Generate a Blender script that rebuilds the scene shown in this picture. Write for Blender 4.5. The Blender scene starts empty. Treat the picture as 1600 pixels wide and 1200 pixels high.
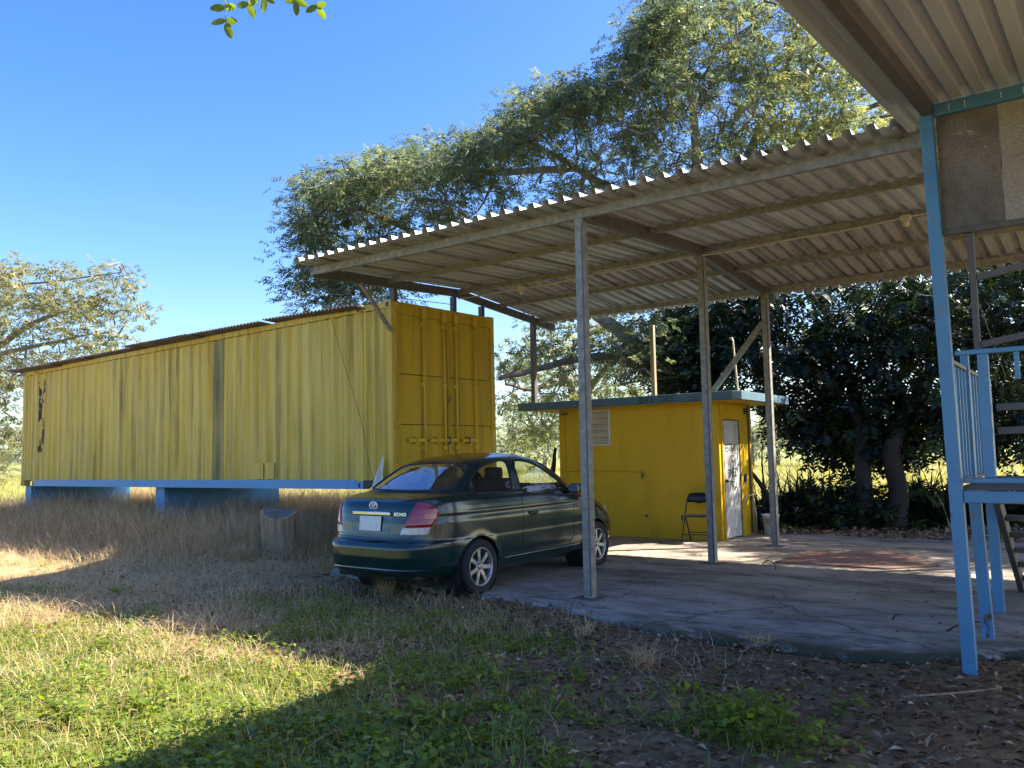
import bpy, bmesh, math, random
import numpy as np
from mathutils import Vector, Matrix, Quaternion
random.seed(7); rng = np.random.default_rng(11)
S = bpy.context.scene; COL = S.collection

# ------------------------------------------------------------ camera
FPX, PITCH, ROLL = 1300.0, .083, -.0187          # focal length for a 1600 px wide picture
CAM = np.array([4.527, -7.54, 1.53])
_a = math.radians(54)
_T = np.array([[math.sin(_a), -math.cos(_a), 0], [math.cos(_a), math.sin(_a), 0], [0, 0, 1]])
_fw = np.array([0, math.cos(PITCH), math.sin(PITCH)]); _rt = np.array([1., 0, 0]); _up = np.cross(_rt, _fw)
CB = np.array([math.cos(ROLL)*_rt+math.sin(ROLL)*_up, -math.sin(ROLL)*_rt+math.cos(ROLL)*_up, _fw]) @ _T.T
cd = bpy.data.cameras.new('camera'); cam = bpy.data.objects.new('camera', cd); COL.objects.link(cam)
cd.sensor_width = 36; cd.lens = 36*FPX/1600; cd.clip_start = .05; cd.clip_end = 3000
cam.matrix_world = Matrix(((CB[0][0], CB[1][0], -CB[2][0], CAM[0]), (CB[0][1], CB[1][1], -CB[2][1], CAM[1]),
                           (CB[0][2], CB[1][2], -CB[2][2], CAM[2]), (0, 0, 0, 1)))
S.camera = cam
def ray(u, v): return CB.T @ np.array([(u-800)/FPX, (600-v)/FPX, 1.])
def D(u, v, t): return CAM + ray(u, v)*t                      # point at depth t metres
def G(u, v, z=0.): d = ray(u, v); return CAM + d*(z-CAM[2])/d[2]
# ------------------------------------------------------------ sky and sun
SUN = Vector((.775, .70, 1.0)).normalized()
w = bpy.data.worlds.new('World'); S.world = w; w.use_nodes = True
nt = w.node_tree; bg = nt.nodes['Background']; sk = nt.nodes.new('ShaderNodeTexSky')
sk.sky_type = 'NISHITA'; sk.sun_disc = False; sk.sun_elevation = math.asin(SUN.z); sk.sun_rotation = math.atan2(SUN.x, SUN.y)
sk.air_density = 1.0; sk.dust_density = 1.3; sk.ozone_density = 3.0
hs_ = nt.nodes.new('ShaderNodeHueSaturation'); hs_.inputs['Saturation'].default_value = 1.32; hs_.inputs['Hue'].default_value = .514; hs_.inputs['Fac'].default_value = 1
nt.links.new(sk.outputs[0], hs_.inputs['Color']); nt.links.new(hs_.outputs[0], bg.inputs[0]); bg.inputs[1].default_value = .09
sl = bpy.data.lights.new('sun', 'SUN'); sl.energy = 4.9; sl.angle = math.radians(.53); sl.color = (1, .93, .82)
so = bpy.data.objects.new('sun', sl); COL.objects.link(so); so.rotation_euler = SUN.to_track_quat('Z', 'Y').to_euler(); so.location = (8, 8, 30)
S.view_settings.view_transform = 'Standard'; S.view_settings.look = 'None'; S.view_settings.gamma = 1
S.view_settings.use_curve_mapping = False; S.view_settings.exposure = 2.0

# ------------------------------------------------------------ helpers
class MB:
    def __init__(s): s.v = []; s.f = []
    def add(s, vs, fs):
        o = len(s.v); s.v += [tuple(map(float, p)) for p in vs]; s.f += [tuple(i+o for i in f) for f in fs]; return s
    def box(s, c, d, R=None, bev=0):
        x, y, z = d[0]/2, d[1]/2, d[2]/2
        vs = [Vector((sx*x, sy*y, sz*z)) for sx in (-1, 1) for sy in (-1, 1) for sz in (-1, 1)]
        if R is not None: vs = [R @ p for p in vs]
        c = Vector(c); vs = [p+c for p in vs]
        return s.add(vs, [(0, 1, 3, 2), (4, 6, 7, 5), (0, 4, 5, 1), (2, 3, 7, 6), (0, 2, 6, 4), (1, 5, 7, 3)])
    def mm(s, a, b): return s.box([(p+q)/2 for p, q in zip(a, b)], [abs(q-p) for p, q in zip(a, b)])
    def bar(s, p, q, w, h, up=(0, 0, 1)):          # rectangular bar from p to q
        p = Vector(p); q = Vector(q); d = q-p; L = d.length; d.normalize(); u = Vector(up)
        if abs(d.dot(u)) > .99: u = Vector((0, 1, 0))
        x = d.cross(u).normalized(); z = x.cross(d)
        return s.box((p+q)/2, (w, L, h), Matrix((x, d, z)).transposed())
    def tube(s, pts, rad, n=8, cap=True):
        pts = [Vector(p) for p in pts]
        if not hasattr(rad, '__len__'): rad = [rad]*len(pts)
        o = len(s.v); pu = None
        for i, p in enumerate(pts):
            d = (pts[min(i+1, len(pts)-1)]-pts[max(i-1, 0)]).normalized()
            if pu is None: pu = Vector((0, 0, 1)) if abs(d.z) < .9 else Vector((1, 0, 0))
            x = (pu-d*pu.dot(d)).normalized(); pu = x; y = d.cross(x)
            for k in range(n):
                a = 2*math.pi*k/n; s.v.append(tuple(p+(x*math.cos(a)+y*math.sin(a))*rad[i]))
        for i in range(len(pts)-1):
            for k in range(n):
                s.f.append((o+i*n+k, o+i*n+(k+1) % n, o+(i+1)*n+(k+1) % n, o+(i+1)*n+k))
        if cap: s.f.append(tuple(o+k for k in range(n))[::-1]); s.f.append(tuple(o+(len(pts)-1)*n+k for k in range(n)))
        return s
    def lathe(s, prof, n=32, c=(0, 0, 0), axis='z'):
        o = len(s.v)
        for r, h in prof:
            for k in range(n):
                a = 2*math.pi*k/n; p = (r*math.cos(a), r*math.sin(a), h)
                if axis == 'x': p = (h, p[0], p[1])
                if axis == 'y': p = (p[0], h, p[1])
                s.v.append(tuple(c[i]+p[i] for i in range(3)))
        for i in range(len(prof)-1):
            for k in range(n): s.f.append((o+i*n+k, o+i*n+(k+1) % n, o+(i+1)*n+(k+1) % n, o+(i+1)*n+k))
        return s
    def mesh(s, name, smooth=False):
        m = bpy.data.meshes.new(name); m.from_pydata(s.v, [], s.f); m.update()
        bm = bmesh.new(); bm.from_mesh(m); bmesh.ops.recalc_face_normals(bm, faces=bm.faces); bm.to_mesh(m); bm.free()
        if smooth: m.polygons.foreach_set('use_smooth', [True]*len(m.polygons))
        return m
    def build(s, name, mat, parent=None, smooth=False, bevel=0, loc=None):
        return obj(name, s.mesh(name, smooth), mat, parent, bevel, loc)
def obj(name, mesh, mat=None, parent=None, bevel=0, loc=None):
    o = bpy.data.objects.new(name, mesh); COL.objects.link(o)
    if mat is not None and mesh is not None and not mesh.materials: mesh.materials.append(mat)
    if parent: o.parent = parent
    if loc is not None: o.location = loc
    if bevel:
        b = o.modifiers.new('bevel', 'BEVEL'); b.width = bevel; b.segments = 2; b.limit_method = 'ANGLE'
    return o
def tag(o, label, cat, group=None):
    o['label'] = label; o['category'] = cat
    if group: o['group'] = group
    return o
def thing(name, label, cat, loc=(0, 0, 0), rot=(0, 0, 0), group=None):
    o = bpy.data.objects.new(name, None); COL.objects.link(o); o.location = loc; o.rotation_euler = rot
    o.empty_display_size = .2
    return tag(o, label, cat, group)
def npmesh(name, V, F, mat, smooth=False, attr=None):
    m = bpy.data.meshes.new(name); k = F.shape[1]
    m.vertices.add(len(V)); m.vertices.foreach_set('co', np.ascontiguousarray(V, np.float32).ravel())
    m.loops.add(F.size); m.loops.foreach_set('vertex_index', np.ascontiguousarray(F, np.int32).ravel())
    m.polygons.add(len(F)); m.polygons.foreach_set('loop_start', np.arange(0, F.size, k, dtype=np.int32))
    m.polygons.foreach_set('loop_total', np.full(len(F), k, np.int32))
    if smooth: m.polygons.foreach_set('use_smooth', np.ones(len(F), bool))
    m.update(calc_edges=True)
    for n, a in (attr or {}).items():
        at = m.attributes.new(n, 'FLOAT', 'POINT'); at.data.foreach_set('value', np.ascontiguousarray(a, np.float32))
    m.materials.append(mat); return m
def text_mesh(txt, size, depth=.001, name='text'):
    c = bpy.data.curves.new(name, 'FONT'); c.body = txt; c.size = size; c.extrude = depth; c.align_x = 'CENTER'; c.align_y = 'CENTER'
    o = bpy.data.objects.new(name, c); COL.objects.link(o); bpy.context.view_layer.update()
    m = bpy.data.meshes.new_from_object(o); bpy.data.objects.remove(o); m.materials.clear(); return m
_hash = rng.random((256, 256))
def vn(x, y, s, k=0):                               # value noise
    x = np.asarray(x)/s+k*17.3; y = np.asarray(y)/s+k*9.7
    xi = np.floor(x).astype(int); yi = np.floor(y).astype(int); fx = x-xi; fy = y-yi
    fx = fx*fx*(3-2*fx); fy = fy*fy*(3-2*fy); h = lambda a, b: _hash[a % 256, b % 256]
    return (h(xi, yi)*(1-fx)+h(xi+1, yi)*fx)*(1-fy)+(h(xi, yi+1)*(1-fx)+h(xi+1, yi+1)*fx)*fy
def fbm(x, y, s, k=0): return (vn(x, y, s, k)+.5*vn(x, y, s/2, k+1)+.25*vn(x, y, s/4, k+2))/1.75
def ss(a, b, x): t = np.clip((x-a)/(b-a), 0, 1); return t*t*(3-2*t)

# ------------------------------------------------------------ materials
def new_mat(name):
    m = bpy.data.materials.new(name); m.use_nodes = True; n = m.node_tree.nodes; p = n['Principled BSDF']; return m, n, m.node_tree.links, p
def N(n, t, **kw):
    o = n.new(t)
    for k, v in kw.items(): setattr(o, k, v)
    return o
def ramp(n, stops):
    r = n.new('ShaderNodeValToRGB'); e = r.color_ramp.elements
    while len(e) < len(stops): e.new(.5)
    for x, (p, c) in zip(e, stops): x.position = p; x.color = (*c, 1) if len(c) == 3 else c
    return r
def noise(n, l, sc, scale=(1, 1, 1), det=5, rough=.6, coord='Object', loc=(0, 0, 0)):
    tc = n.new('ShaderNodeTexCoord'); mp = n.new('ShaderNodeMapping'); mp.inputs['Scale'].default_value = scale; mp.inputs['Location'].default_value = loc
    t = n.new('ShaderNodeTexNoise'); t.inputs['Scale'].default_value = sc; t.inputs['Detail'].default_value = det; t.inputs['Roughness'].default_value = rough
    l.new(tc.outputs[coord], mp.inputs[0]); l.new(mp.outputs[0], t.inputs['Vector']); return t
def mixc(n, l, fac, a, b, mode='MIX'):
    m = n.new('ShaderNodeMix'); m.data_type = 'RGBA'; m.blend_type = mode
    for s, v in ((m.inputs[0], fac), (m.inputs[6], a), (m.inputs[7], b)):
        if hasattr(v, 'links') or hasattr(v, 'is_linked'): l.new(v, s)
        elif isinstance(v, (tuple, list)): s.default_value = (*v, 1)
        else: s.default_value = v
    return m.outputs[2]
def bump(n, l, p, h, strength=.3, dist=.02):
    b = n.new('ShaderNodeBump'); b.inputs['Strength'].default_value = strength; b.inputs['Distance'].default_value = dist
    l.new(h, b.inputs['Height']); l.new(b.outputs[0], p.inputs['Normal'])
def nmat(name, stops, sc=4, scale=(1, 1, 1), rough=.7, metal=0, bmp=.15, det=6, spots=None, coord='Object', rr=.15):
    """colour ramp over one noise, optional second layer spots=(color, scale, stretch, lo, hi)"""
    m, n, l, p = new_mat(name); t = noise(n, l, sc, scale, det, coord=coord); r = ramp(n, stops); l.new(t.outputs[0], r.inputs[0]); c = r.outputs[0]
    if spots:
        for i, (col, s2, st2, lo, hi) in enumerate(spots):
            t2 = noise(n, l, s2, st2, 8, .65, coord, (3.1+i*5, 1.7, .6)); r2 = ramp(n, [(lo, (0, 0, 0)), (hi, (1, 1, 1))]); l.new(t2.outputs[0], r2.inputs[0])
            c = mixc(n, l, r2.outputs[0], c, col)
    l.new(c, p.inputs['Base Color']); p.inputs['Metallic'].default_value = metal
    mr = n.new('ShaderNodeMapRange'); mr.inputs['To Min'].default_value = max(0, rough-rr); mr.inputs['To Max'].default_value = min(1, rough+rr)
    l.new(t.outputs[0], mr.inputs[0]); l.new(mr.outputs[0], p.inputs['Roughness'])
    if bmp: t3 = noise(n, l, sc*8, (1, 1, 1), 4, coord=coord); bump(n, l, p, t3.outputs[0], bmp, .004)
    return m
def leaf_mat(name, stops, transl=.45, rough=.45):
    m, n, l, p = new_mat(name); a = N(n, 'ShaderNodeAttribute', attribute_name='v'); r = ramp(n, stops); l.new(a.outputs['Fac'], r.inputs[0])
    l.new(r.outputs[0], p.inputs['Base Color']); p.inputs['Roughness'].default_value = rough; p.inputs['Specular IOR Level'].default_value = .35
    t = n.new('ShaderNodeBsdfTranslucent'); hs = n.new('ShaderNodeHueSaturation'); hs.inputs['Hue'].default_value = .485; hs.inputs['Saturation'].default_value = 1.15; hs.inputs['Value'].default_value = 1.6
    l.new(r.outputs[0], hs.inputs['Color']); l.new(hs.outputs[0], t.inputs[0])
    mx = n.new('ShaderNodeMixShader'); mx.inputs[0].default_value = transl
    l.new(p.outputs[0], mx.inputs[1]); l.new(t.outputs[0], mx.inputs[2]); l.new(mx.outputs[0], n['Material Output'].inputs[0]); return m
def flat(name, c, rough=.6, metal=0, **kw):
    m, n, l, p = new_mat(name); t = noise(n, l, 25, det=3); h = [max(0, x*.85) for x in c]; g = [min(1, x*1.12) for x in c]
    r = ramp(n, [(.3, h), (.7, g)]); l.new(t.outputs[0], r.inputs[0]); l.new(r.outputs[0], p.inputs['Base Color']); p.inputs['Roughness'].default_value = rough; p.inputs['Metallic'].default_value = metal
    for k, v in kw.items(): p.inputs[k.replace('_', ' ')].default_value = v
    return m
def glass_mat(name, tint=(.75, .8, .78), refl=1.0):
    m, n, l, p = new_mat(name); n.remove(p); t = n.new('ShaderNodeBsdfTransparent'); t.inputs[0].default_value = (*tint, 1)
    g = n.new('ShaderNodeBsdfGlossy'); g.inputs['Roughness'].default_value = .02; lw = n.new('ShaderNodeLayerWeight'); lw.inputs[0].default_value = .5; pw = N(n, 'ShaderNodeMath', operation='POWER'); l.new(lw.outputs['Facing'], pw.inputs[0]); pw.inputs[1].default_value = 4; f = N(n, 'ShaderNodeMath', operation='MULTIPLY_ADD'); l.new(pw.outputs[0], f.inputs[0]); f.inputs[1].default_value = .9; f.inputs[2].default_value = .05
    k = noise(n, l, 9, det=4); mr = N(n, 'ShaderNodeMath', operation='MULTIPLY'); mr.inputs[1].default_value = refl; l.new(f.outputs[0], mr.inputs[0])
    x = n.new('ShaderNodeMixShader'); l.new(mr.outputs[0], x.inputs[0]); l.new(t.outputs[0], x.inputs[1]); l.new(g.outputs[0], x.inputs[2])
    df = n.new('ShaderNodeBsdfDiffuse'); df.inputs[0].default_value = (.3, .3, .28, 1); y = n.new('ShaderNodeMixShader')
    r = ramp(n, [(.35, (.01,)*3), (.75, (.06,)*3)]); l.new(k.outputs[0], r.inputs[0]); l.new(r.outputs[0], y.inputs[0]); l.new(x.outputs[0], y.inputs[1]); l.new(df.outputs[0], y.inputs[2])
    l.new(y.outputs[0], n['Material Output'].inputs[0]); return m
M = {}
# weathered yellow container paint: faded streaks, algae and rust bleeding
def yellow_mat(name, base, fade, dirt=.5, scuff=None, st=(3.5, 3.5, .16), lo_=.445):
    m, n, l, p = new_mat(name)
    t = noise(n, l, 1.3, (1, 1, .25), 7); r = ramp(n, [(.3, base), (.7, fade)]); l.new(t.outputs[0], r.inputs[0])
    s = noise(n, l, 2.2, st, 10, .72); rs = ramp(n, [(lo_, (0,)*3), (lo_+.27, (dirt,)*3)]); l.new(s.outputs[0], rs.inputs[0])
    big = noise(n, l, .45, (1, 1, .6), 3); rb = ramp(n, [(.35, (.4,)*3), (.6, (1,)*3)]); l.new(big.outputs[0], rb.inputs[0])
    mm = N(n, 'ShaderNodeMath', operation='MULTIPLY'); l.new(rs.outputs[0], mm.inputs[0]); l.new(rb.outputs[0], mm.inputs[1])
    c = mixc(n, l, mm.outputs[0], r.outputs[0], (.075, .08, .03))
    d = noise(n, l, 55, (1, 1, .5), 6, .7); rd = ramp(n, [(.62, (0,)*3), (.72, (dirt*.8,)*3)]); l.new(d.outputs[0], rd.inputs[0])
    m2 = N(n, 'ShaderNodeMath', operation='MULTIPLY'); l.new(rd.outputs[0], m2.inputs[0]); l.new(rb.outputs[0], m2.inputs[1])
    c = mixc(n, l, m2.outputs[0], c, (.06, .06, .025))
    if scuff:                                        # chipped paint showing brown primer, densest at one worn band
        tc = n.new('ShaderNodeTexCoord'); sp = n.new('ShaderNodeSeparateXYZ'); l.new(tc.outputs['Object'], sp.inputs[0])
        e = noise(n, l, 4, (1, 1, .5), 6)
        def band(sock, c0, hw):
            a = N(n, 'ShaderNodeMath', operation='SUBTRACT'); l.new(sock, a.inputs[0]); a.inputs[1].default_value = c0
            b = N(n, 'ShaderNodeMath', operation='ABSOLUTE'); l.new(a.outputs[0], b.inputs[0]); q = n.new('ShaderNodeMapRange'); l.new(b.outputs[0], q.inputs[0])
            q.inputs[1].default_value = hw; q.inputs[2].default_value = hw*.93; return q.outputs[0]
        a1 = band(sp.outputs[0], scuff[0], scuff[1]); a2 = band(sp.outputs[2], scuff[2], scuff[3])
        re = ramp(n, [(.50, (0,)*3), (.515, (1,)*3)]); l.new(e.outputs[0], re.inputs[0])
        q = N(n, 'ShaderNodeMath', operation='MULTIPLY'); l.new(a1, q.inputs[0]); l.new(a2, q.inputs[1])
        q2 = N(n, 'ShaderNodeMath', operation='MULTIPLY'); l.new(q.outputs[0], q2.inputs[0]); l.new(re.outputs[0], q2.inputs[1])
        c = mixc(n, l, q2.outputs[0], c, (.045, .02, .018))
    ru = noise(n, l, 3.1, (1, 1, 1), 9, .75, loc=(9, 4, 2)); rr = ramp(n, [(.69, (0,)*3), (.73, (1,)*3)]); l.new(ru.outputs[0], rr.inputs[0])
    c = mixc(n, l, rr.outputs[0], c, (.10, .045, .015))
    l.new(c, p.inputs['Base Color']); p.inputs['Roughness'].default_value = .55; p.inputs['Specular IOR Level'].default_value = .3
    bump(n, l, p, d.outputs[0], .12, .004); return m
M['cyellow'] = yellow_mat('container_yellow', (.585, .385, .035), (.64, .49, .115), 1.0, (-12.62, .17, 1.72, .92))
M['cdoor'] = yellow_mat('door_yellow', (.50, .33, .012), (.56, .39, .03), .55)
M['cmoss'] = yellow_mat('mossy_yellow', (.34, .27, .06), (.46, .37, .12), 1.0, lo_=.36)
M['crod_lit'] = yellow_mat('rod_yellow_lit', (.60, .42, .02), (.64, .46, .05), .2)  # cleaner, lighter yellow: the light the rods catch is put into the colour
M['swall'] = yellow_mat('stucco_yellow', (.52, .315, .004), (.60, .39, .014), .45, st=(.9, .9, .35), lo_=.50)
M['blue'] = nmat('blue_paint', [(.3, (.05, .23, .46)), (.7, (.075, .30, .56))], 3, rough=.5, bmp=.1, spots=[((.05, .08, .10), 6, (1, 1, .4), .62, .8)])
M['blue2'] = nmat('porch_blue', [(.3, (.055, .19, .34)), (.7, (.08, .25, .41))], 5, rough=.42, bmp=.08, spots=[((.16, .17, .15), 9, (1, 1, .5), .60, .66), ((.10, .05, .025), 6, (1, 1, .6), .66, .70)])
M['fascia'] = nmat('fascia_blue', [(.3, (.055, .115, .15)), (.7, (.085, .16, .205))], 4, rough=.8, spots=[((.03, .035, .03), 5, (1, 1, 1), .58, .72)])
M['zinc'] = nmat('galvanised_steel', [(.3, (.15, .145, .125)), (.5, (.235, .225, .195)), (.72, (.34, .32, .275))], 14, rough=.6, metal=.12, bmp=.12, spots=[((.10, .075, .05), 7, (1, 1, 1), .62, .78)])
M['zincdark'] = nmat('dull_steel', [(.3, (.07, .067, .065)), (.7, (.125, .118, .11))], 9, rough=.6, metal=.12, spots=[((.11, .07, .04), 5, (1, 1, 1), .62, .8)])
M['sheet'] = nmat('roof_sheet', [(.3, (.36, .378, .372)), (.7, (.46, .48, .47))], 2.5, (3, .4, 1), rough=.5, metal=.1, spots=[((.27, .25, .21), 3, (4, .5, 1), .58, .85)])
M['sheetbrown'] = nmat('old_roof_sheet', [(.3, (.30, .275, .235)), (.7, (.42, .395, .345))], 2.5, (3, .5, 1), rough=.6, metal=.05, spots=[((.14, .08, .04), 4, (2, .7, 1), .56, .78)])
M['sheetrust'] = nmat('rusty_sheet', [(.3, (.06, .045, .04)), (.55, (.11, .09, .08)), (.75, (.22, .20, .18))], 2, rough=.75, metal=.1, spots=[((.15, .05, .03), 2, (1, 1, 1), .58, .66)])
M['porchsheet'] = nmat('porch_sheet', [(.3, (.40, .44, .445)), (.7, (.48, .52, .525))], 1.5, (3, .3, 1), rough=.42, metal=.15)
M['cement'] = nmat('cement_board', [(.3, (.13, .125, .11)), (.5, (.19, .18, .16)), (.7, (.27, .255, .23))], 60, rough=.9, bmp=.3, spots=[((.09, .085, .075), 2.2, (1, 1, .8), .42, .68), ((.42, .41, .38), 5.5, (1, 1, 1.3), .66, .72)])
M['cement2'] = nmat('cement_board_warm', [(.3, (.22, .205, .18)), (.7, (.37, .35, .31))], 50, rough=.9, bmp=.3, spots=[((.24, .09, .05), 5, (1, 1, 2), .62, .72), ((.10, .10, .09), 2, (1, 1, 1), .58, .7)])
M['trim'] = flat('black_rubber', (.015, .015, .016), .6)
M['dark'] = flat('dark_plastic', (.03, .03, .032), .6)
M['white'] = flat('white_plastic', (.62, .62, .58), .5)
M['black'] = flat('black_paint', (.015, .015, .015), .6)
M['wire'] = flat('pale_conduit', (.55, .50, .36), .5)
M['rope'] = flat('old_wire', (.10, .10, .09), .7)
M['navy'] = flat('chair_navy', (.012, .016, .03), .45)
M['bark'] = nmat('tree_bark', [(.3, (.10, .085, .065)), (.7, (.25, .22, .18))], 6, (1, 1, .35), rough=.9, bmp=.5)
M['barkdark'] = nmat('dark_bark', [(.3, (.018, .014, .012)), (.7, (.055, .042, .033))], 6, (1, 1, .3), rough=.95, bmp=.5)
M['stump'] = nmat('weathered_wood', [(.3, (.17, .11, .06)), (.7, (.44, .32, .19))], 6, (3, 3, .22), rough=.9, bmp=.6, spots=[((.14, .15, .05), 2.5, (1, 1, .6), .55, .7)])
# ------------------------------------------------------------ ground
def slab_edge(x):                                     # irregular front edge of the concrete
    xs = [-4.6, -3.9, -2.5, -.76, .02, 1.11, 1.72, 2.49, 3.2, 4.2, 6, 9]; ys = [.55, .05, -.30, -.44, -.56, -1.02, -1.1, -1.13, -1.02, -.25, .1, .2]
    return np.interp(x, xs, ys)+(.16*(vn(x, x*0+3, .35, 4)-.5)+.07*(vn(x, x*0, .09, 3)-.5))
def on_slab(x, y): return (x > -4.15) & (x < 8.6) & (y > slab_edge(x)) & (y < 8.2)
def zones(x, y):
    n1 = fbm(x, y, 1.1, 1); n2 = fbm(x, y, .55, 5); n3 = fbm(x, y, 2.6, 9)
    g = ss(-2.6, -3.9, y+1.5*(n1-.5)-.10*(x-1))*ss(3.3, 1.5, x+1.8*(n2-.5)-.25*(y+4))           # green ground cover
    g = np.maximum(g, .85*ss(.62, .72, n1)*ss(-.9, -1.8, y)*ss(3.6, 2.4, x))
    g = np.maximum(g, .9*np.exp(-(((x-.2)/.7)**2+((y+2.0)/.35)**2)))                 # patch by the car
    g = np.maximum(g, .9*np.exp(-(((x-2.75)/.45)**2+((y+2.95)/.5)**2)))
    g = np.maximum(g, .7*np.exp(-(((x+2.2)/.8)**2+((y+1.9)/.45)**2)))
    s = ss(-2.9, -4.6, x+1.5*(n2-.5))*ss(-6.6, -1.9, y-.35*(x+5)+1.2*(n1-.5))            # straw by the container
    s = np.maximum(s, ss(1.0, -1.5, x)*ss(-1.2, -2.2, y)*ss(.42, .62, n3)*.9)
    s = np.maximum(s, ss(-5, -6.5, x)*ss(-4.6, -3.2, y+1.5*(n1-.5)))
    f = ss(10.5, 14, y+.12*x+2*(n3-.5))
    f = np.maximum(f, ss(6, 9, y)*ss(-5, -8, x))
    g = g*(1-ss(.2, 1.2, x)*(1-ss(.42, .60, n2))*ss(-5.2, -4.0, y))
    g = g*(1-f); s = s*(1-f)*(1-.55*g)
    return g, s, f
def gz(x, y):
    z = .05*(fbm(x, y, 1.3, 2)-.5)+.03*(vn(x, y, .25, 6)-.5)
    near = ss(.35, .0, np.abs(y-slab_edge(x)))*((x > -4.4) & (x < 9))
    inside = on_slab(x, y)
    st = ss(-3.8, -5.2, x)*ss(-2.2, .2, y)*ss(9, 5, y)*.24*(.1+1.5*fbm(x, y, .8, 8)**1.5)
    z = z+st-.015
    return np.where(inside, -.05, np.maximum(z, np.where(near > 0, -.01, -1)))
def axis(a, b, step, far):
    core = np.arange(a, b+1e-6, step); k = np.geomspace(step*1.3, far, 34)
    return np.concatenate([a-np.cumsum(k)[::-1], core, b+np.cumsum(k)])
gx = axis(-12, 7, .085, 260); gy = axis(-8.5, 9, .085, 260)
XX, YY = np.meshgrid(gx, gy, indexing='ij'); ZZ = gz(XX, YY)
far_ = ss(20, 40, np.hypot(XX, YY)); ZZ = ZZ*(1-far_)
nx, ny = XX.shape; idx = np.arange(nx*ny).reshape(nx, ny)
Fq = np.stack([idx[:-1, :-1], idx[1:, :-1], idx[1:, 1:], idx[:-1, 1:]], -1).reshape(-1, 4)
zg, zs_, zf = zones(XX, YY)
m, n, l, p = new_mat('ground_soil')
t1 = noise(n, l, 9, det=8, rough=.75); soil = ramp(n, [(.3, (.075, .047, .024)), (.5, (.19, .125, .065)), (.7, (.33, .23, .13))]); l.new(t1.outputs[0], soil.inputs[0])
t2 = noise(n, l, 30, (1, .35, 1), 8, .8); straw = ramp(n, [(.3, (.20, .13, .06)), (.5, (.42, .30, .145)), (.7, (.58, .45, .25))]); l.new(t2.outputs[0], straw.inputs[0])
t3 = noise(n, l, 24, det=8, rough=.8); grn = ramp(n, [(.3, (.05, .06, .018)), (.5, (.12, .14, .035)), (.7, (.24, .22, .08))]); l.new(t3.outputs[0], grn.inputs[0])
t4 = noise(n, l, .35, (1, 1, 1), 9, .7); fld = ramp(n, [(.3, (.13, .15, .05)), (.5, (.20, .21, .075)), (.7, (.29, .27, .12))]); l.new(t4.outputs[0], fld.inputs[0])
def att(nm): return N(n, 'ShaderNodeAttribute', attribute_name=nm).outputs['Fac']
c = mixc(n, l, att('straw'), soil.outputs[0], straw.outputs[0]); c = mixc(n, l, att('green'), c, grn.outputs[0]); c = mixc(n, l, att('field'), c, fld.outputs[0])
l.new(c, p.inputs['Base Color']); p.inputs['Roughness'].default_value = .95; p.inputs['Specular IOR Level'].default_value = .1
bump(n, l, p, t1.outputs[0], .8, .03); M['ground'] = m
go = obj('ground', npmesh('ground', np.stack([XX, YY, ZZ], -1).reshape(-1, 3), Fq, m, True, {'green': zg.ravel(), 'straw': zs_.ravel(), 'field': zf.ravel()}))
go['kind'] = 'structure'
# concrete pad
m, n, l, p = new_mat('stained_concrete')
t1 = noise(n, l, 1.1, (1, 1, 1), 8, .6); r1 = ramp(n, [(.3, (.24, .19, .135)), (.5, (.345, .285, .215)), (.72, (.43, .375, .30))]); l.new(t1.outputs[0], r1.inputs[0])
t2 = noise(n, l, .9, (.8, 2.2, 1), 9, .72, loc=(4, 1, 0)); r2 = ramp(n, [(.46, (0,)*3), (.62, (.85,)*3)]); l.new(t2.outputs[0], r2.inputs[0])
c = mixc(n, l, r2.outputs[0], r1.outputs[0], (.075, .068, .06))
tc = n.new('ShaderNodeTexCoord'); sp = n.new('ShaderNodeSeparateXYZ'); l.new(tc.outputs['Object'], sp.inputs[0])
q = n.new('ShaderNodeMapRange'); l.new(sp.outputs[1], q.inputs[0]); q.inputs[1].default_value = 1.4; q.inputs[2].default_value = -.6
tw = noise(n, l, 1.6, (1, 1.6, 1), 8, .7, loc=(1, 7, 0)); rw = ramp(n, [(.44, (0,)*3), (.60, (1,)*3)]); l.new(tw.outputs[0], rw.inputs[0])
mq = N(n, 'ShaderNodeMath', operation='MULTIPLY'); l.new(q.outputs[0], mq.inputs[0]); l.new(rw.outputs[0], mq.inputs[1]); c = mixc(n, l, mq.outputs[0], c, (.43, .405, .36))
td = noise(n, l, 2.2, (.7, 2.2, 1), 9, .75, loc=(3, 2, 0)); rd = ramp(n, [(.52, (0,)*3), (.62, (.9,)*3)]); l.new(td.outputs[0], rd.inputs[0])
md = N(n, 'ShaderNodeMath', operation='MULTIPLY'); l.new(q.outputs[0], md.inputs[0]); l.new(rd.outputs[0], md.inputs[1]); c = mixc(n, l, md.outputs[0], c, (.055, .055, .05))
ae = N(n, 'ShaderNodeAttribute', attribute_name='edge'); tm = noise(n, l, 3.0, (1, 1, 1), 7, .7); rm = ramp(n, [(.33, (0,)*3), (.48, (1,)*3)]); l.new(tm.outputs[0], rm.inputs[0])
mm = N(n, 'ShaderNodeMath', operation='MULTIPLY'); l.new(ae.outputs['Fac'], mm.inputs[0]); l.new(rm.outputs[0], mm.inputs[1]); c = mixc(n, l, mm.outputs[0], c, (.035, .042, .02))
vo = n.new('ShaderNodeTexVoronoi'); vo.feature = 'DISTANCE_TO_EDGE'; vo.inputs['Scale'].default_value = .42; wp = noise(n, l, 1.2, det=6); va = n.new('ShaderNodeVectorMath'); va.operation = 'MULTIPLY_ADD'; va.inputs[1].default_value = (.7, .7, 0)
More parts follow.
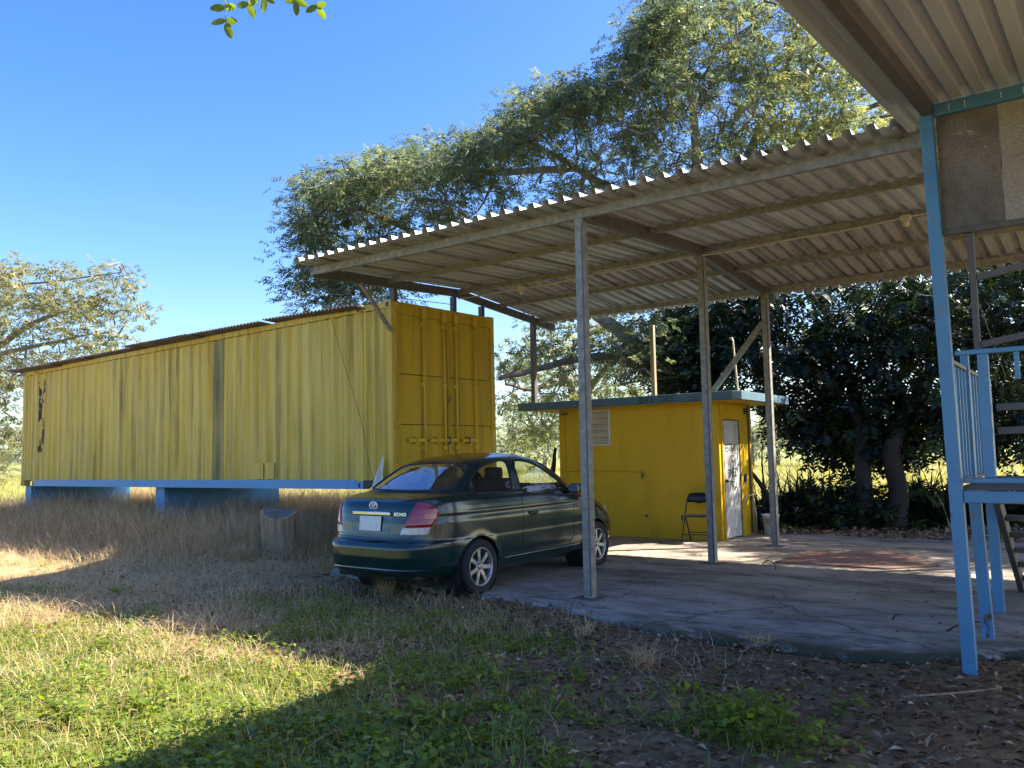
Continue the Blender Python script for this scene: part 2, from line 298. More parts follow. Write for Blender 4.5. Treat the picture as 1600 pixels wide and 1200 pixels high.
l.new(wp.outputs[1], va.inputs[0]); l.new(tc.outputs['Object'], va.inputs[2]); l.new(va.outputs[0], vo.inputs['Vector']); rv = ramp(n, [(.0, (.8,)*3), (.006, (0,)*3)]); l.new(vo.outputs[0], rv.inputs[0]); c = mixc(n, l, rv.outputs[0], c, (.05, .045, .035))
tf = noise(n, l, 90, det=3); rf = ramp(n, [(.68, (0,)*3), (.74, (.7,)*3)]); l.new(tf.outputs[0], rf.inputs[0]); c = mixc(n, l, rf.outputs[0], c, (.06, .05, .04))
l.new(c, p.inputs['Base Color']); p.inputs['Roughness'].default_value = .8; bump(n, l, p, tf.outputs[0], .15, .004); M['slab'] = m
sx_ = np.linspace(-4.15, 8.6, 256); rows = np.concatenate([[-.0015, 0, .02, .06, .12, .2, .3, .45, .65, .9, 1.2], np.linspace(1.6, 8.2, 20)])
e = slab_edge(sx_); V = []
for k, rr in enumerate(rows):
    yy = e+rr if rr < 1.3 else e+1.2+(8.2-e-1.2)*((rr-1.2)/7.0)
    V.append(np.stack([sx_, yy, np.full_like(sx_, -.08 if k == 0 else (.0 if k == 1 else .018 if k == 2 else .022))], -1))
V = np.array(V); A = np.repeat(np.where(rows < 1.3, np.exp(-rows/.34), 0)[:, None], 256, 1)
A = np.clip(A*1.6, 0, 1)*ss(.2, 1.6, sx_)[None]
ii = np.arange(len(rows)*256).reshape(len(rows), 256); Fq = np.stack([ii[:-1, :-1], ii[:-1, 1:], ii[1:, 1:], ii[1:, :-1]], -1).reshape(-1, 4)
so_ = obj('concrete_floor', npmesh('concrete_floor', V.reshape(-1, 3), Fq, M['slab'], False, {'edge': A.ravel()})); so_['kind'] = 'structure'

# ------------------------------------------------------------ shipping container
CL, CW, CH = 13.716, 2.438, 2.896
C0 = thing('shipping_container', 'long weathered yellow shipping container raised on blue concrete supports', 'container', (-4.348, 1.585, 1.018), (0, -.0060, math.radians(-2.853)))
def corr(x0, x1, z0, z1, y, depth, pitch, name, mat, parent, sgn=-1):
    pts = []; x = x0; i = 0
    while x < x1-1e-4:
        for a, b in ((0, 0), (.26, 0), (.5, 1), (.76, 1)):
            xx = x+a*pitch
            if xx <= x1: pts.append((xx, y+sgn*depth*(1-b) if False else y-sgn*depth*b))
        x += pitch
    pts.append((x1, y)); mb = MB(); n = len(pts)
    mb.v = [(px, py, z) for z in (z0, z1) for px, py in pts]; mb.f = [(i, i+1, n+i+1, n+i) for i in range(n-1)]
    return mb.build(name, mat, parent)
corr(-4.95, -4.665, .14, 2.78, .012, .036, .278, 'side_panel', M['cmoss'], C0)
for a, b in ((-4.58, -.86), (-9.0, -4.95), (-12.86, -9.0), (-.66, -.11), (-13.606, -13.06)):          # side skin between the posts
    corr(a, b, .14, 2.78, .012, .036, (b-a)/round((b-a)/.30) if b-a > 1 else .2, 'side_panel', M['cyellow'], C0)
MB().mm((-4.645, .002, .14), (-4.58, .05, 2.78)).build('side_seam_strip', M['cmoss'], C0)
MB().mm((-4.665, .012, .14), (-4.645, .05, 2.78)).build('side_seam_groove', M['trim'], C0)
MB().mm((-CL+.1, CW-.05, .14), (-.1, CW-.01, 2.78)).build('rear_side_panel', M['cyellow'], C0)
MB().mm((-CL+.02, .1, .14), (-CL+.06, CW-.1, 2.78)).build('end_panel', M['cyellow'], C0)
MB().mm((-CL+.06, .06, 2.80), (-.08, CW-.06, 2.83)).build('roof_panel', M['sheetrust'], C0)
MB().mm((-CL+.1, .1, .12), (-.1, CW-.1, .16)).build('floor_panel', M['zincdark'], C0)
for x in (-.105, -CL):
    for y in (0, CW-.105):
        MB().mm((x, y, .12), (x+.105, y+.105, 2.78)).build('corner_post', M['cyellow'], C0, bevel=.008)
for x in (-.86, -13.06):
    MB().mm((x, .002, .12), (x+.2, .09, 2.78)).build('side_post', M['cyellow'], C0, bevel=.008)
for x in (-.178, -CL, -.762-.09, -CL+.762-.09):
    for z in (0, CH-.118):
        for y in (-.004, CW-.16):
            mb = MB().mm((x, y, z), (x+.178, y+.164, z+.122)); cc = mb.build('corner_casting', M['blue'] if z == 0 and x > -13 and x < -.5 and y < 0 else M['cyellow'], C0, bevel=.01)
            if y < 0:
                h = MB(); h.lathe([(0, -.0035), (.03, -.0035), (.03, .01), (0, .01)], 16, (0, 0, 0), 'y'); ho = h.build('casting_hole', M['black'], cc); ho.location = (x+.089, y-.001, z+.06); ho.scale = (.9, 1, 1.35)
for y in (0, CW-.06):
    MB().mm((-CL+.178, y+.01, 2.79), (-.178, y+.07, 2.886)).build('top_rail', M['cyellow'], C0)
MB().mm((-CL+.852, -.006, 0), (-.852, .06, .145)).build('bottom_rail', M['blue'], C0)
MB().mm((-CL+.18, CW-.06, 0), (-.18, CW, .145)).build('bottom_rail', M['blue'], C0)
MB().mm((-.09, .1, 2.70), (-.002, CW-.1, 2.886)).build('door_header', M['cdoor'], C0)
MB().mm((-.09, .1, .02), (-.002, CW-.1, .14)).build('door_sill', M['cdoor'], C0)
MB().mm((-.66, .0, .03), (-.18, .05, .14)).build('end_rail', M['trim'], C0)
for k in range(22): MB().mm((-13.0+k*.6, .08, .02), (-12.95+k*.6, CW-.08, .118)).build('cross_member', M['blue'], C0)
for s, (y0, y1) in enumerate(((.11, 1.212), (1.226, CW-.11))):                       # two door leaves
    d = MB().mm((-.05, y0, .145), (-.012, y1, 2.695)).build('door', M['cdoor'], C0)
    zf_ = [.22, .98, 1.09, 1.76, 1.90, 2.62]
    for a, b in ((zf_[0], zf_[1]), (zf_[2], zf_[3]), (zf_[4], zf_[5])):
        mb = MB(); mb.mm((-.0125, y0+.06, a), (-.008, y1-.06, b)); mb.build('door_field', M['cdoor'], d)
    for zz in (.985, 1.085, 1.765, 1.895): MB().mm((-.0125, y0+.07, zz-.006), (-.0045, y1-.09, zz+.006)).build('door_crease', M['trim'] if zz in (.985, 1.765) else M['cdoor'], d)
    MB().mm((-.013, y0+.01 if s else y1-.05, .15), (-.002, y0+.05 if s else y1-.01, 2.69)).build('door_seal', M['cdoor'], d)
    for yb in ((.66, 1.13) if s == 0 else (1.41, 1.88)):
        lb = MB().tube([(.035, yb, .06), (.035, yb, 2.78)], .017, 10).build('lock_rod', M['crod_lit'], d, True)
        for zz in (.16, .62, 1.62, 2.58): MB().box((.012, yb, zz), (.055, .085, .06)).build('rod_bracket', M['crod_lit'], lb, bevel=.006)
        MB().box((.03, yb, 2.74), (.06, .07, .16)).build('lock_cam', M['crod_lit'], lb, bevel=.008)
        MB().bar((.05, yb, .745), (.05, yb-.36, .735), .02, .05).build('lock_handle', M['crod_lit'], lb, bevel=.005)
        MB().box((.045, yb-.20, .74), (.03, .06, .12)).build('handle_catch', M['zincdark' if s else 'cdoor'], lb, bevel=.006)
    for zz in (.45, .98, 1.82, 2.45):
        MB().box((.004, y0-.02 if s == 0 else y1+.02, zz), (.03, .12, .09)).build('hinge', M['cdoor'], d, bevel=.006)
MB().tube([(.03, 1.215, 1.45), (.05, 1.24, 1.42), (.03, 1.215, 1.36)], .012, 6).build('padlock_hasp', M['zincdark'], C0)
# small welded cover plate low on the side
cp = MB(); cp.mm((-3.62, -.010, .16), (-3.30, .0, .44)); cp.mm((-3.24, -.010, .16), (-2.98, .0, .45)); cp.build('cover_plate', M['cyellow'], C0)
# loose rusty sheets lying over the container roof
def wave_mesh(wid, ln, pitch=.076, amp=.009, name='sheet', axis='x', n_per=6, trap=False, seg=1, sag=0.):
    k = int(round(wid/pitch)); pts = []
    if trap:
        for i in range(k):
            for a, b in ((0, 0), (.34, 0), (.42, 1), (.76, 1), (.84, 0)): pts.append(((i+a)*pitch, b*amp))
        pts.append((k*pitch, 0))
    else:
        for i in range(k*n_per+1): pts.append((i*pitch/n_per, amp*math.sin(2*math.pi*i/n_per)))
    if trap: pts.append((k*pitch+.30*pitch, 0)); pts.append((k*pitch+.40*pitch, amp*.8))
    V = []; n = len(pts)
    for j in range(seg+1):
        y = ln*j/seg; s = -sag*4*(j/seg)*(1-j/seg)
        V += [(x, y, z+s) for x, z in pts]
    F = [(j*n+i, j*n+i+1, (j+1)*n+i+1, (j+1)*n+i) for j in range(seg) for i in range(n-1)]
    mb = MB(); mb.v = V; mb.f = F; m = mb.mesh(name, not trap); return m
rs = wave_mesh(2.5, 2.9, .10, .020, 'rusty_sheet', seg=5, sag=.05)
for i, (x, tilt, dz, lab) in enumerate(((-.6, .025, .01, 'rusty corrugated sheet propped up at the door end of the container roof'), (-3.1, .004, .004, 'rusty corrugated sheet second from the container doors on its roof'),
        (-5.3, .004, .008, 'dark corrugated sheet on the container roof above the side seam'), (-7.6, -.003, .004, 'reddish rusted corrugated sheet midway along the container roof'),
        (-9.9, .004, .006, 'dark corrugated sheet on the container roof, second from the far end'), (-11.5, .008, .003, 'thin corrugated sheet overhanging the far end of the container roof'))):
    p_ = C0.matrix_basis @ Vector((x, -.05-.07*(i % 3), CH+.014+dz))
    o = obj('roof_sheet', rs if i == 0 else rs, M['sheetrust']); o.location = p_; o.rotation_euler = (-.012, tilt, math.radians(-2.853+(-1.5, .6, -.5, .8, -.4, .5)[i])); o.location.x -= 2.5
    s_ = o.modifiers.new('thick', 'SOLIDIFY'); s_.thickness = .004
    tag(o, lab, 'roof sheet', 'loose sheets on the container roof')
# blue concrete supports
for x, y1, lab in ((-17.9, 5.0, 'blue painted concrete support wall under the far end of the container'), (-11.42, 4.95, 'blue painted concrete support wall under the middle of the container'), (-4.72, 4.1, 'blue painted concrete support wall under the container doors, behind the car')):
    mb = MB(); y0 = 1.72+.05*(-x-4.3)*.98
    bot = [(x-.20, y0+.10), (x+.20, y0+.10), (x+.20, y1), (x-.20, y1)]; top = [(x-.16, y0), (x+.16, y0), (x+.16, y1), (x-.16, y1)]; mid = [(x-.17, y0+.01), (x+.17, y0+.01), (x+.17, y1), (x-.17, y1)]
    zt = 1.018+.0060*(x+4.3)+.0
    mb.v = [(a, b, -.1) for a, b in bot]+[(a, b, .45) for a, b in mid]+[(a, b, zt) for a, b in top]
    mb.f = [(0, 1, 2, 3), (8, 9, 10, 11)]+[(i+4*k, (i+1) % 4+4*k, (i+1) % 4+4*k+4, i+4*k+4) for k in (0, 1) for i in range(4)]
    tag(mb.build('support_wall', M['blue'], bevel=.015), lab, 'support', 'supports under the container')
# ------------------------------------------------------------ carport roof
def rz(y): return 4.14+.055*y if y < 3.08 else 4.309-.088*(y-3.08)
K = thing('carport', 'open carport of galvanised posts and corrugated metal roof over the car', 'carport', (0, 0, 0))
for (x, y, nm) in ((0, 0, .1), (.05, 3.1, .1), (.1, 5.45, .1)):
    po = MB().mm((x-nm/2, y-nm/2, -.02), (x+nm/2, y+nm/2, rz(y)-.112)).build('post', M['zinc'], K, bevel=.006)
    MB().mm((x-.14, y-.13, .022), (x+.14, y+.12, .030)).build('base_plate', M['zincdark'], po)
    MB().mm((x+.030, y-nm/2-.003, .05), (x+.046, y-nm/2+.02, rz(y)-.2)).build('post_seam', M['zincdark'], po)
MB().mm((-4.35, 5.28, 2.462), (-4.26, 5.37, rz(5.4)-.11)).build('post', M['zincdark'], K, bevel=.005)
MB().mm((4.4, 5.4, -.02), (4.5, 5.5, rz(5.45)-.11)).build('post', M['zinc'], K, bevel=.005)
bk = MB(); bk.mm((-.085, -.05, .92), (-.051, .03, 1.06)); bk.mm((-.10, -.056, .97), (-.03, -.051, 1.02)); bk.build('bracket', M['stump'], K)
for y, h, wd in ((0, .105, .06), (1.45, .075, .05), (3.08, .085, .05), (4.25, .065, .05), (5.5, .09, .06)):    # long beams
    dz = .02 if y in (3.08,) else 0
    MB().bar((-4.32, y, rz(y)-.012-h/2-dz), (7.7, y, rz(y)-.012-h/2+dz), wd, h).build('long_beam', M['zinc'], K, bevel=.004)
for x in (-4.3, .06, 4.45):                                                             # cross rafters, cranked at the ridge
    for a, b in ((-.03 if x < 0 else .0, 3.08), (3.081, 6.05 if x < 0 else 5.95)):
        MB().bar((x, a, rz(a)-.085), (x, b, rz(b)-.085), .085 if x > -1 else .06, .13).build('rafter', M['zincdark'], K, bevel=.004)
for x in [-3.85+.64*k for k in range(18)]:                                              # light tubes under the sheets
    for a, b in ((-.30, 3.08), (3.09, 6.05)):
        MB().bar((x, a, rz(max(a, 0))-.006), (x, b, rz(b)-.006), .038, .03).build('purlin', M['zinc'], K)
PT = .19; SW = 5*PT+.03
for side, (a, b, mt) in enumerate(((-.36, 3.15, 'sheet'), (3.02, 6.12, 'sheetbrown'))):
    ms = wave_mesh(5*PT, math.hypot(b-a, rz(b)-rz(3.05 if side else a)), PT, .055, 'corrugated_sheet', trap=True, seg=2); ms.materials.append(M[mt])
    for k in range(13):
        o = obj('corrugated_sheet', ms, None, K); o.location = (-4.31+k*5*PT, a, rz(max(a, 0) if not side else 3.09)+.013+.003*(k % 2)-(.02 if a < 0 else 0)+.006*side)
        o.rotation_euler = (math.atan2(rz(b)-rz(3.09 if side else 0), b-(3.09 if side else 0))+random.uniform(-.003, .003), 0, random.uniform(-.003, .003))
for y in (1.64, 3.06, 3.82):                                                           # stubs standing on the container end
    MB().mm((-4.40, y-.04, 3.90), (-4.32, y+.04, rz(y)-.148)).build('stub_post', M['zincdark'], K)
MB().bar((-4.29, .86, 4.06), (-4.30, 1.52, 3.42), .06, .045).build('brace', M['zinc'], K, bevel=.004)
MB().bar((.06, 5.42, 3.52), (-.92, 5.62, 2.47), .05, .09).build('brace', M['zinc'], K, bevel=.004)
# pale conduit with two lamp holders under the ridge beam
CT = thing('electric_conduit', 'pale plastic conduit with two lamp holders slung under the carport ridge beam', 'conduit', (0, 3.0, 4.1))
pts = []
for k in range(40):
    x = -4.2+k*.21; z = 4.155-.0+ (-.05 if x < -2.9 else .018*(x+2.9)-.05)-.02*math.sin(k*.9)*.4; pts.append((x, .035*math.sin(k*.31), z-4.1))
MB().tube(pts, .011, 6).build('conduit_pipe', M['wire'], CT, True)
for x in (-2.9, 2.66):
    z = 4.155-.05+max(0, .018*(x+2.9))-4.1
    jb = MB().box((x, -.02, z), (.12, .07, .06)).build('junction_box', M['wire'], CT, bevel=.008)
    MB().lathe([(.0, -.02), (.03, -.02), (.035, -.06), (.028, -.10), (.0, -.10)], 12, (x, -.02, z)).build('lamp_holder', M['wire'], jb, True)
# electric wire between carport and container
tag(MB().tube([(-4.32, 3.0, 4.02), (-4.36, 2.3, 3.99), (-4.42, 1.7, 3.97), (-5.05, 1.5, 3.9)], .006, 5).build('slack_wire', M['rope']), 'thin dark wire slung across the top of the container doors', 'wire')
tag(MB().tube([Vector(C0.matrix_basis @ Vector(q)) for q in ((-1.35, -.06, 2.75), (-1.02, -.05, 1.9), (-.66, -.05, 1.1), (-.45, -.06, .32), (-.36, -.05, .10))], .0045, 5).build('hanging_wire', M['rope']), 'thin dark wire trailing down the yellow container side near its doors', 'wire')

# ------------------------------------------------------------ yellow block shed
B = thing('shed', 'small yellow block shed with flat blue-edged concrete roof behind the carport posts', 'shed', (-.85, 5.68, 0))
def sb(a, b): return (a[0]+.85, a[1]-5.68, a[2]), (b[0]+.85, b[1]-5.68, b[2])
xl, xr, yf, yb, zt = -4.0, -.85, 5.68, 7.2, 2.318
w_ = MB(); t_ = .14                                      # front wall with louvre opening, right wall with door opening
for a, b in (((xl, yf, 0), (-3.52, yf+t_, zt)), ((-2.9, yf, 0), (xr, yf+t_, zt)), ((-3.52, yf, 0), (-2.9, yf+t_, 1.64)), ((-3.52, yf, 2.29), (-2.9, yf+t_, zt)),
             ((xr-t_, yf+t_, 0), (xr, 5.86, zt)), ((xr-t_, 6.62, 0), (xr, yb, zt)), ((xr-t_, 5.86, 2.04), (xr, 6.62, zt)),
             ((xl, yb-t_, 0), (xr-t_, yb, zt)), ((xl, yf+t_, 0), (xl+t_, yb-t_, zt))): w_.mm(*sb(a, b))
wo = w_.build('wall', M['swall'], B)
MB().mm(*sb((xl+t_, yf+t_, .01), (xr-t_, yb-t_, .04))).build('inner_floor', M['slab'], B)
rf_ = MB(); o2 = [(-4.62, 5.22), (-.42, 5.22), (-.30, 5.34), (-.30, 7.68), (-4.62, 7.68)]
rf_.v = [(x+.85, y-5.68, z) for z in (2.32, 2.46) for x, y in o2]; k5 = len(o2)
rf_.f = [tuple(range(k5))[::-1], tuple(range(k5, 2*k5))]+[(i, (i+1) % k5, k5+(i+1) % k5, k5+i) for i in range(k5)]
ro = rf_.build('roof_slab', M['fascia'], B, bevel=.008)
MB().mm(*sb((-4.55, 5.30, 2.314), (-.37, 7.6, 2.3195))).build('ceiling_paint', M['swall'], ro)
tm_ = text_mesh('DA L  CSE3', .13, .001, 'fascia_lettering'); fo = obj('fascia_lettering', tm_, M['black'], ro); fo.location = (-1.75+.85, 5.2185-5.68, 2.388); fo.rotation_euler = (math.pi/2, 0, 0)
lf = MB()
for a, b in (((-3.52, 1.64), (-3.48, 2.29)), ((-2.94, 1.64), (-2.9, 2.29)), ((-3.48, 1.64), (-2.94, 1.67)), ((-3.48, 2.26), (-2.94, 2.29))): lf.mm(*sb((a[0]+.002, yf-.006, a[1]+.002), (b[0]-.002, yf+.05, b[1]-.002)))
win = lf.build('louvre_window', M['white'], B)
M['louvre'] = nmat('louvre_paint', [(.3, (.42, .36, .24)), (.7, (.56, .50, .38))], 5, rough=.6, spots=[((.2, .17, .1), 8, (1, 1, 1), .6, .75)])
for k in range(5): MB().box((-3.21+.85, yf+.03-5.68, 1.735+k*.118), (.535, .012, .128), Matrix.Rotation(math.radians(-24), 3, 'X')).build('louvre_slat', M['louvre'], win)
M['doorw'] = nmat('door_white', [(.3, (.42, .40, .35)), (.7, (.62, .60, .55))], 3, (1, 1, .6), rough=.55, spots=[((.16, .15, .12), 7, (1, 1, .5), .60, .78)])
dr = MB().mm(*sb((xr-.055, 5.885, .04), (xr-.015, 6.60, 2.02))).build('door', M['doorw'], B, bevel=.004)
for y0, y1 in ((5.93, 6.21), (6.27, 6.55)):
    for z0, z1 in ((.16, .72), (.82, 1.5), (1.6, 1.93)): MB().mm(*sb((xr-.016, y0, z0), (xr-.009, y1, z1))).build('door_panel', M['doorw'], dr, bevel=.006)
fr = MB()
for a, b in (((5.86, 0), (5.888, 2.04)), ((6.597, 0), (6.62, 2.04)), ((5.888, 2.017), (6.597, 2.04))): fr.mm(*sb((xr-.12, a[0]+.001, a[1]), (xr-.004, b[0]-.001, b[1]-.001)))
fr.build('door_frame', M['sheetrust'], B)
MB().lathe([(0, 0), (.025, 0), (.028, .03), (.015, .045), (0, .045)], 14, sb((xr-.015, 5.95, 1.0), (0, 0, 0))[0], 'x').build('door_knob', M['black'], dr, True)
for zz in (.35, 1.03, 1.72): MB().mm(*sb((xr-.014, 6.59, zz-.05), (xr+.004, 6.606, zz+.05))).build('hinge', M['black'], dr)
for i, (tx, sz, zz, dy) in enumerate((('ESTRAN', .20, 1.55, -.0), ('NO', .18, 1.36, .0), ('SINED', .21, 1.12, .0), ('TIRA', .22, .90, .02))):
    g_ = obj('graffiti', text_mesh(tx, sz, .0008, 'graffiti'), M['black'], dr); g_.location = (.0-.007, 6.245-5.68+dy, zz); g_.rotation_euler = (math.pi/2, (-.03, .05, -.04, .06)[i], math.pi/2); g_.scale = (.80, 1, 1)
gp = MB(); gp.tube([sb((xl+.12, yf-.015, 2.22), (0, 0, 0))[0], sb((xl+.12, yf-.015, .05), (0, 0, 0))[0]], .014, 8); gp.build('drain_pipe', M['swall'], B)
gp = MB(); gp.tube([sb(q, q)[0] for q in ((xl+.13, yf-.012, 1.0), (xl+.14, yf-.012, 1.15), (xl+.2, yf-.012, 1.18), (-2.26, yf-.012, 1.165))], .011, 8); gp.build('water_pipe', M['swall'], B)
tp = MB(); tp.tube([sb(q, q)[0] for q in ((-2.26, yf+.01, 1.1), (-2.26, yf-.06, 1.1), (-2.26, yf-.08, 1.05))], .014, 8); tp.bar(sb((-2.29, yf-.05, 1.13), (0, 0, 0))[0], sb((-2.23, yf-.05, 1.13), (0, 0, 0))[0], .012, .02); tp.build('tap', M['sheetrust'], B)
MB().tube([sb(q, q)[0] for q in ((-2.22, yf+.02, .40), (-2.22, yf-.035, .40))], .02, 10).build('pipe_stub', M['black'], B)
MB().box(sb((-1.05, yf-.008, .08), (0, 0, 0))[0], (.14, .02, .05)).build('floor_drain', M['zincdark'], B)
MB().box(sb((-3.86, yf-.02, 2.24), (0, 0, 0))[0], (.13, .05, .04)).build('pipe_bracket', M['zincdark'], B)
MB().tube([sb(q, q)[0] for q in ((xr+.012, 5.77, 0), (xr+.012, 5.77, 2.3))], .016, 8).build('drain_pipe', M['swall'], B)
MB().tube([sb(q, q)[0] for q in ((xr+.016, 7.02, .05), (xr+.016, 7.02, 2.3))], .02, 8).build('drain_pipe', M['sheetrust'], B)
MB().tube([sb(q, q)[0] for q in ((xr+.02, 6.68, .62), (xr+.05, 6.7, .70), (xr+.05, 7.0, .72), (xr+.06, 7.1, .4), (xr+.05, 7.12, .05))], .012, 8).build('water_pipe', M['white'], B, True)
MB().box(sb((xr+.01, 6.78, 1.02), (0, 0, 0))[0], (.03, .09, .13)).build('switch_box', M['black'], B)
MB().box(sb((xr+.015, 6.88, 2.2), (0, 0, 0))[0], (.03, .08, .10)).build('lamp_base', M['sheetrust'], B)
tag(MB().mm((-2.43, 6.42, 2.46), (-2.35, 6.50, 3.86)).build('roof_pole', M['stump'], bevel=.006), 'tall weathered pole standing on the shed roof', 'pole')
tag(MB().tube([(-.72, 6.3, 2.462), (-.78, 6.3, 3.40), (-.80, 6.3, 3.45), (-.83, 6.3, 3.44)], .018, 8).build('hooked_rod', M['wire']), 'thin hooked yellowish rod standing on the shed roof by the brace', 'rod')

# ------------------------------------------------------------ folding chair
H = thing('folding_chair', 'black folding chair with padded back against the yellow shed wall', 'chair', (-1.13, 5.33, .022), (0, 0, math.radians(9)))
for s in (-1, 1):
    x = s*.205
    MB().tube([(x+.015*s, -.20, 0), (x, .04, .50), (x-.02*s, .13, .72), (x-.05*s, .145, .775), (x-.11*s, .15, .79), (0, .15, .792)], .0115, 8).build('front_leg', M['navy'], H, True)
    MB().tube([(x-.03*s, .22, 0), (x-.02*s, -.02, .38), (x-.02*s, -.06, .43)], .0115, 8).build('rear_leg', M['navy'], H, True)
    MB().box((x+.012*s, -.13, .41), (.02, .05, .10)).build('seat_bracket', M['navy'], H, bevel=.004)
se = MB(); o3 = [(-.19, -.19), (.19, -.19), (.185, .13), (-.185, .13)]
se.v = [(x*.96, y, .42) for x, y in o3]+[(x, y, .455) for x, y in o3]; se.f = [(0, 1, 2, 3), (4, 5, 6, 7)]+[(i, (i+1) % 4, 4+(i+1) % 4, 4+i) for i in range(4)]; se.build('seat', M['navy'], H, bevel=.012)
br = MB(); nseg = 12
for k in range(nseg+1):
    u = k/nseg*2-1; x = u*.19; y = .125+.03*(1-u*u); zt_ = .785-.02*u**8*3; zb_ = .645-.02*max(0, math.cos(u*math.pi*1.2))
    br.v += [(x, y-.012, zb_), (x, y+.012, zb_), (x, y+.022, zt_), (x, y-.004, zt_)]
for k in range(nseg):
    for j in range(4): br.f.append((k*4+j, k*4+(j+1) % 4, k*4+4+(j+1) % 4, k*4+4+j))
br.f += [(0, 1, 2, 3), tuple(nseg*4+j for j in range(4))]; br.build('backrest', M['navy'], H, True)
MB().tube([(-.21, -.145, .14), (.21, -.145, .14)], .008, 8).build('stretcher', M['navy'], H)
MB().tube([(-.18, .15, .15), (.18, .15, .15)], .008, 8).build('stretcher', M['navy'], H)

# ------------------------------------------------------------ buckets, red board, small things round the pad
BK = thing('bucket', 'white plastic bucket with faded label behind the shed corner', 'bucket', (-.50, 7.02, .022))
MB().lathe([(0, .004), (.118, .004), (.142, .33), (.150, .33), (.150, .355), (.142, .36), (.134, .35), (.112, .02), (0, .02)], 28).build('bucket_body', M['white'], BK, True)
MB().tube([(.15*math.cos(a), .15*math.sin(a)*.3-.10, .31-.13*math.sin(a)) for a in np.linspace(0, math.pi, 14)], .004, 6).build('handle', M['zinc'], BK)
lb_ = MB(); n_ = 10
for k in range(n_+1):
    a = math.radians(-115+60*k/n_)
    lb_.v += [(.134*math.cos(a), .134*math.sin(a), .2), (.139*math.cos(a), .139*math.sin(a), .28)]
lb_.f = [(2*k, 2*k+2, 2*k+3, 2*k+1) for k in range(n_)]; lb_.build('faded_label', M['zinc'], BK)
BK2 = thing('flower_pot', 'dark green plastic pot tucked between shed corner and white bucket', 'pot', (-.72, 7.36, .022))
MB().lathe([(0, .005), (.12, .005), (.15, .30), (.165, .30), (.165, .33), (.145, .33), (.11, .03), (0, .03)], 24).build('pot_body', flat('pot_green', (.04, .07, .05), .5), BK2, True)
MB().lathe([(0, .27), (.14, .27)], 24).build('pot_soil', M['ground'], BK2)
M['red'] = nmat('red_board', [(.3, (.20, .085, .055)), (.7, (.30, .15, .10))], 3, (1, 2, 1), rough=.8, spots=[((.22, .19, .16), 3, (1, 3, 1), .48, .62)])
rb_ = MB(); pl = [(.74, 3.52), (2.12, 3.50), (2.62, 4.1), (2.05, 5.2), (.80, 4.95)]; k5 = len(pl)
rb_.v = [(x, y, z) for z in (.024, .044) for x, y in pl]; rb_.f = [tuple(range(k5))[::-1], tuple(range(k5, 2*k5))]+[(i, (i+1) % k5, k5+(i+1) % k5, k5+i) for i in range(k5)]
tag(rb_.build('red_board', M['red'], bevel=.004), 'flat red painted board lying on the concrete floor', 'board')
# ------------------------------------------------------------ stump and white cloth
ST = thing('tree_stump', 'weathered upright tree stump in dry grass beside the car', 'stump', (-5.22, .22, 0))
sm = MB(); nn = 40
for j, (z, r) in enumerate(((-.05, .30), (.12, .265), (.35, .25), (.6, .25), (.74, .255), (.765, .23))):
    for k in range(nn):
        a = 2*math.pi*k/nn; rr = r*(1+.05*math.sin(3*a+1)+.035*math.sin(11*a+z*2)+.02*random.uniform(-1, 1)); sm.v.append((rr*math.cos(a)-.06*z, rr*math.sin(a), z+(.04*math.sin(a*2+.5)+.06*math.cos(a-2.6) if z > .5 else 0)))
for j in range(5):
    for k in range(nn): sm.f.append((j*nn+k, j*nn+(k+1) % nn, (j+1)*nn+(k+1) % nn, (j+1)*nn+k))
sm.build('stump_wood', M['stump'], ST)
tp_ = MB(); tp_.v = [(-.045, 0, .765)]+[tuple(v) for v in sm.v[5*nn:]]; tp_.f = [(0, 1+k, 1+(k+1) % nn) for k in range(nn)]; tp_.build('cut_face', M['bark'], ST)
cl = MB(); cw = 9
for j in range(10):
    for i in range(cw):
        u = i/(cw-1); v_ = j/9; cl.v.append((-(.02+.34*v_**1.2)*u, -.03-.05*math.sin(u*7+v_*4)*v_, .30-.48*v_-.10*u*v_))
cl.f = [(j*cw+i, j*cw+i+1, (j+1)*cw+i+1, (j+1)*cw+i) for j in range(9) for i in range(cw-1)]
co = cl.build('white_cloth', M['white'], None, True); co.location = C0.matrix_basis @ Vector((-.14, -.03, .20)); tag(co, 'white cloth scrap hanging from the container bottom edge behind the car', 'cloth')
# ------------------------------------------------------------ blue porch with overhanging roof and steps
PO = thing('porch', 'blue painted steel porch landing with posts, railing, steps and overhanging corrugated roof', 'porch', (3.6, -1.08, 0))
def pb(name, a, b, mat='blue2', par=None, bev=.006): return MB().mm((a[0]-3.6, a[1]+1.08, a[2]), (b[0]-3.6, b[1]+1.08, b[2])).build(name, M[mat], par or PO, bevel=bev)
def pbar(name, a, b, w_, h_, mat='blue2', par=None): return MB().bar((a[0]-3.6, a[1]+1.08, a[2]), (b[0]-3.6, b[1]+1.08, b[2]), w_, h_).build(name, M[mat], par or PO, bevel=.004)
pbar('post', (3.615, -1.08, -.03), (3.555, -1.08, 3.90), .085, .085)
pbar('post', (3.60, .03, -.03), (3.565, .03, 1.13), .085, .085)
pbar('post', (3.555, 1.21, -.03), (3.545, 1.21, 1.13), .085, .085)
pb('post_sleeve', (3.53, -.018, .62), (3.548, .078, .80))
for y in (-1.08, 1.25):
    pbar('post', (5.3, y, -.03), (5.3, y, 3.9 if y < 0 else 1.13), .085, .085)
pb('deck_beam', (3.642, -1.115, 1.135), (5.25, -1.055, 1.215)); pb('deck_beam', (3.545, -1.035, 1.13), (3.60, 1.25, 1.20)); pb('deck_beam', (3.6, 1.2, 1.13), (5.3, 1.25, 1.20))
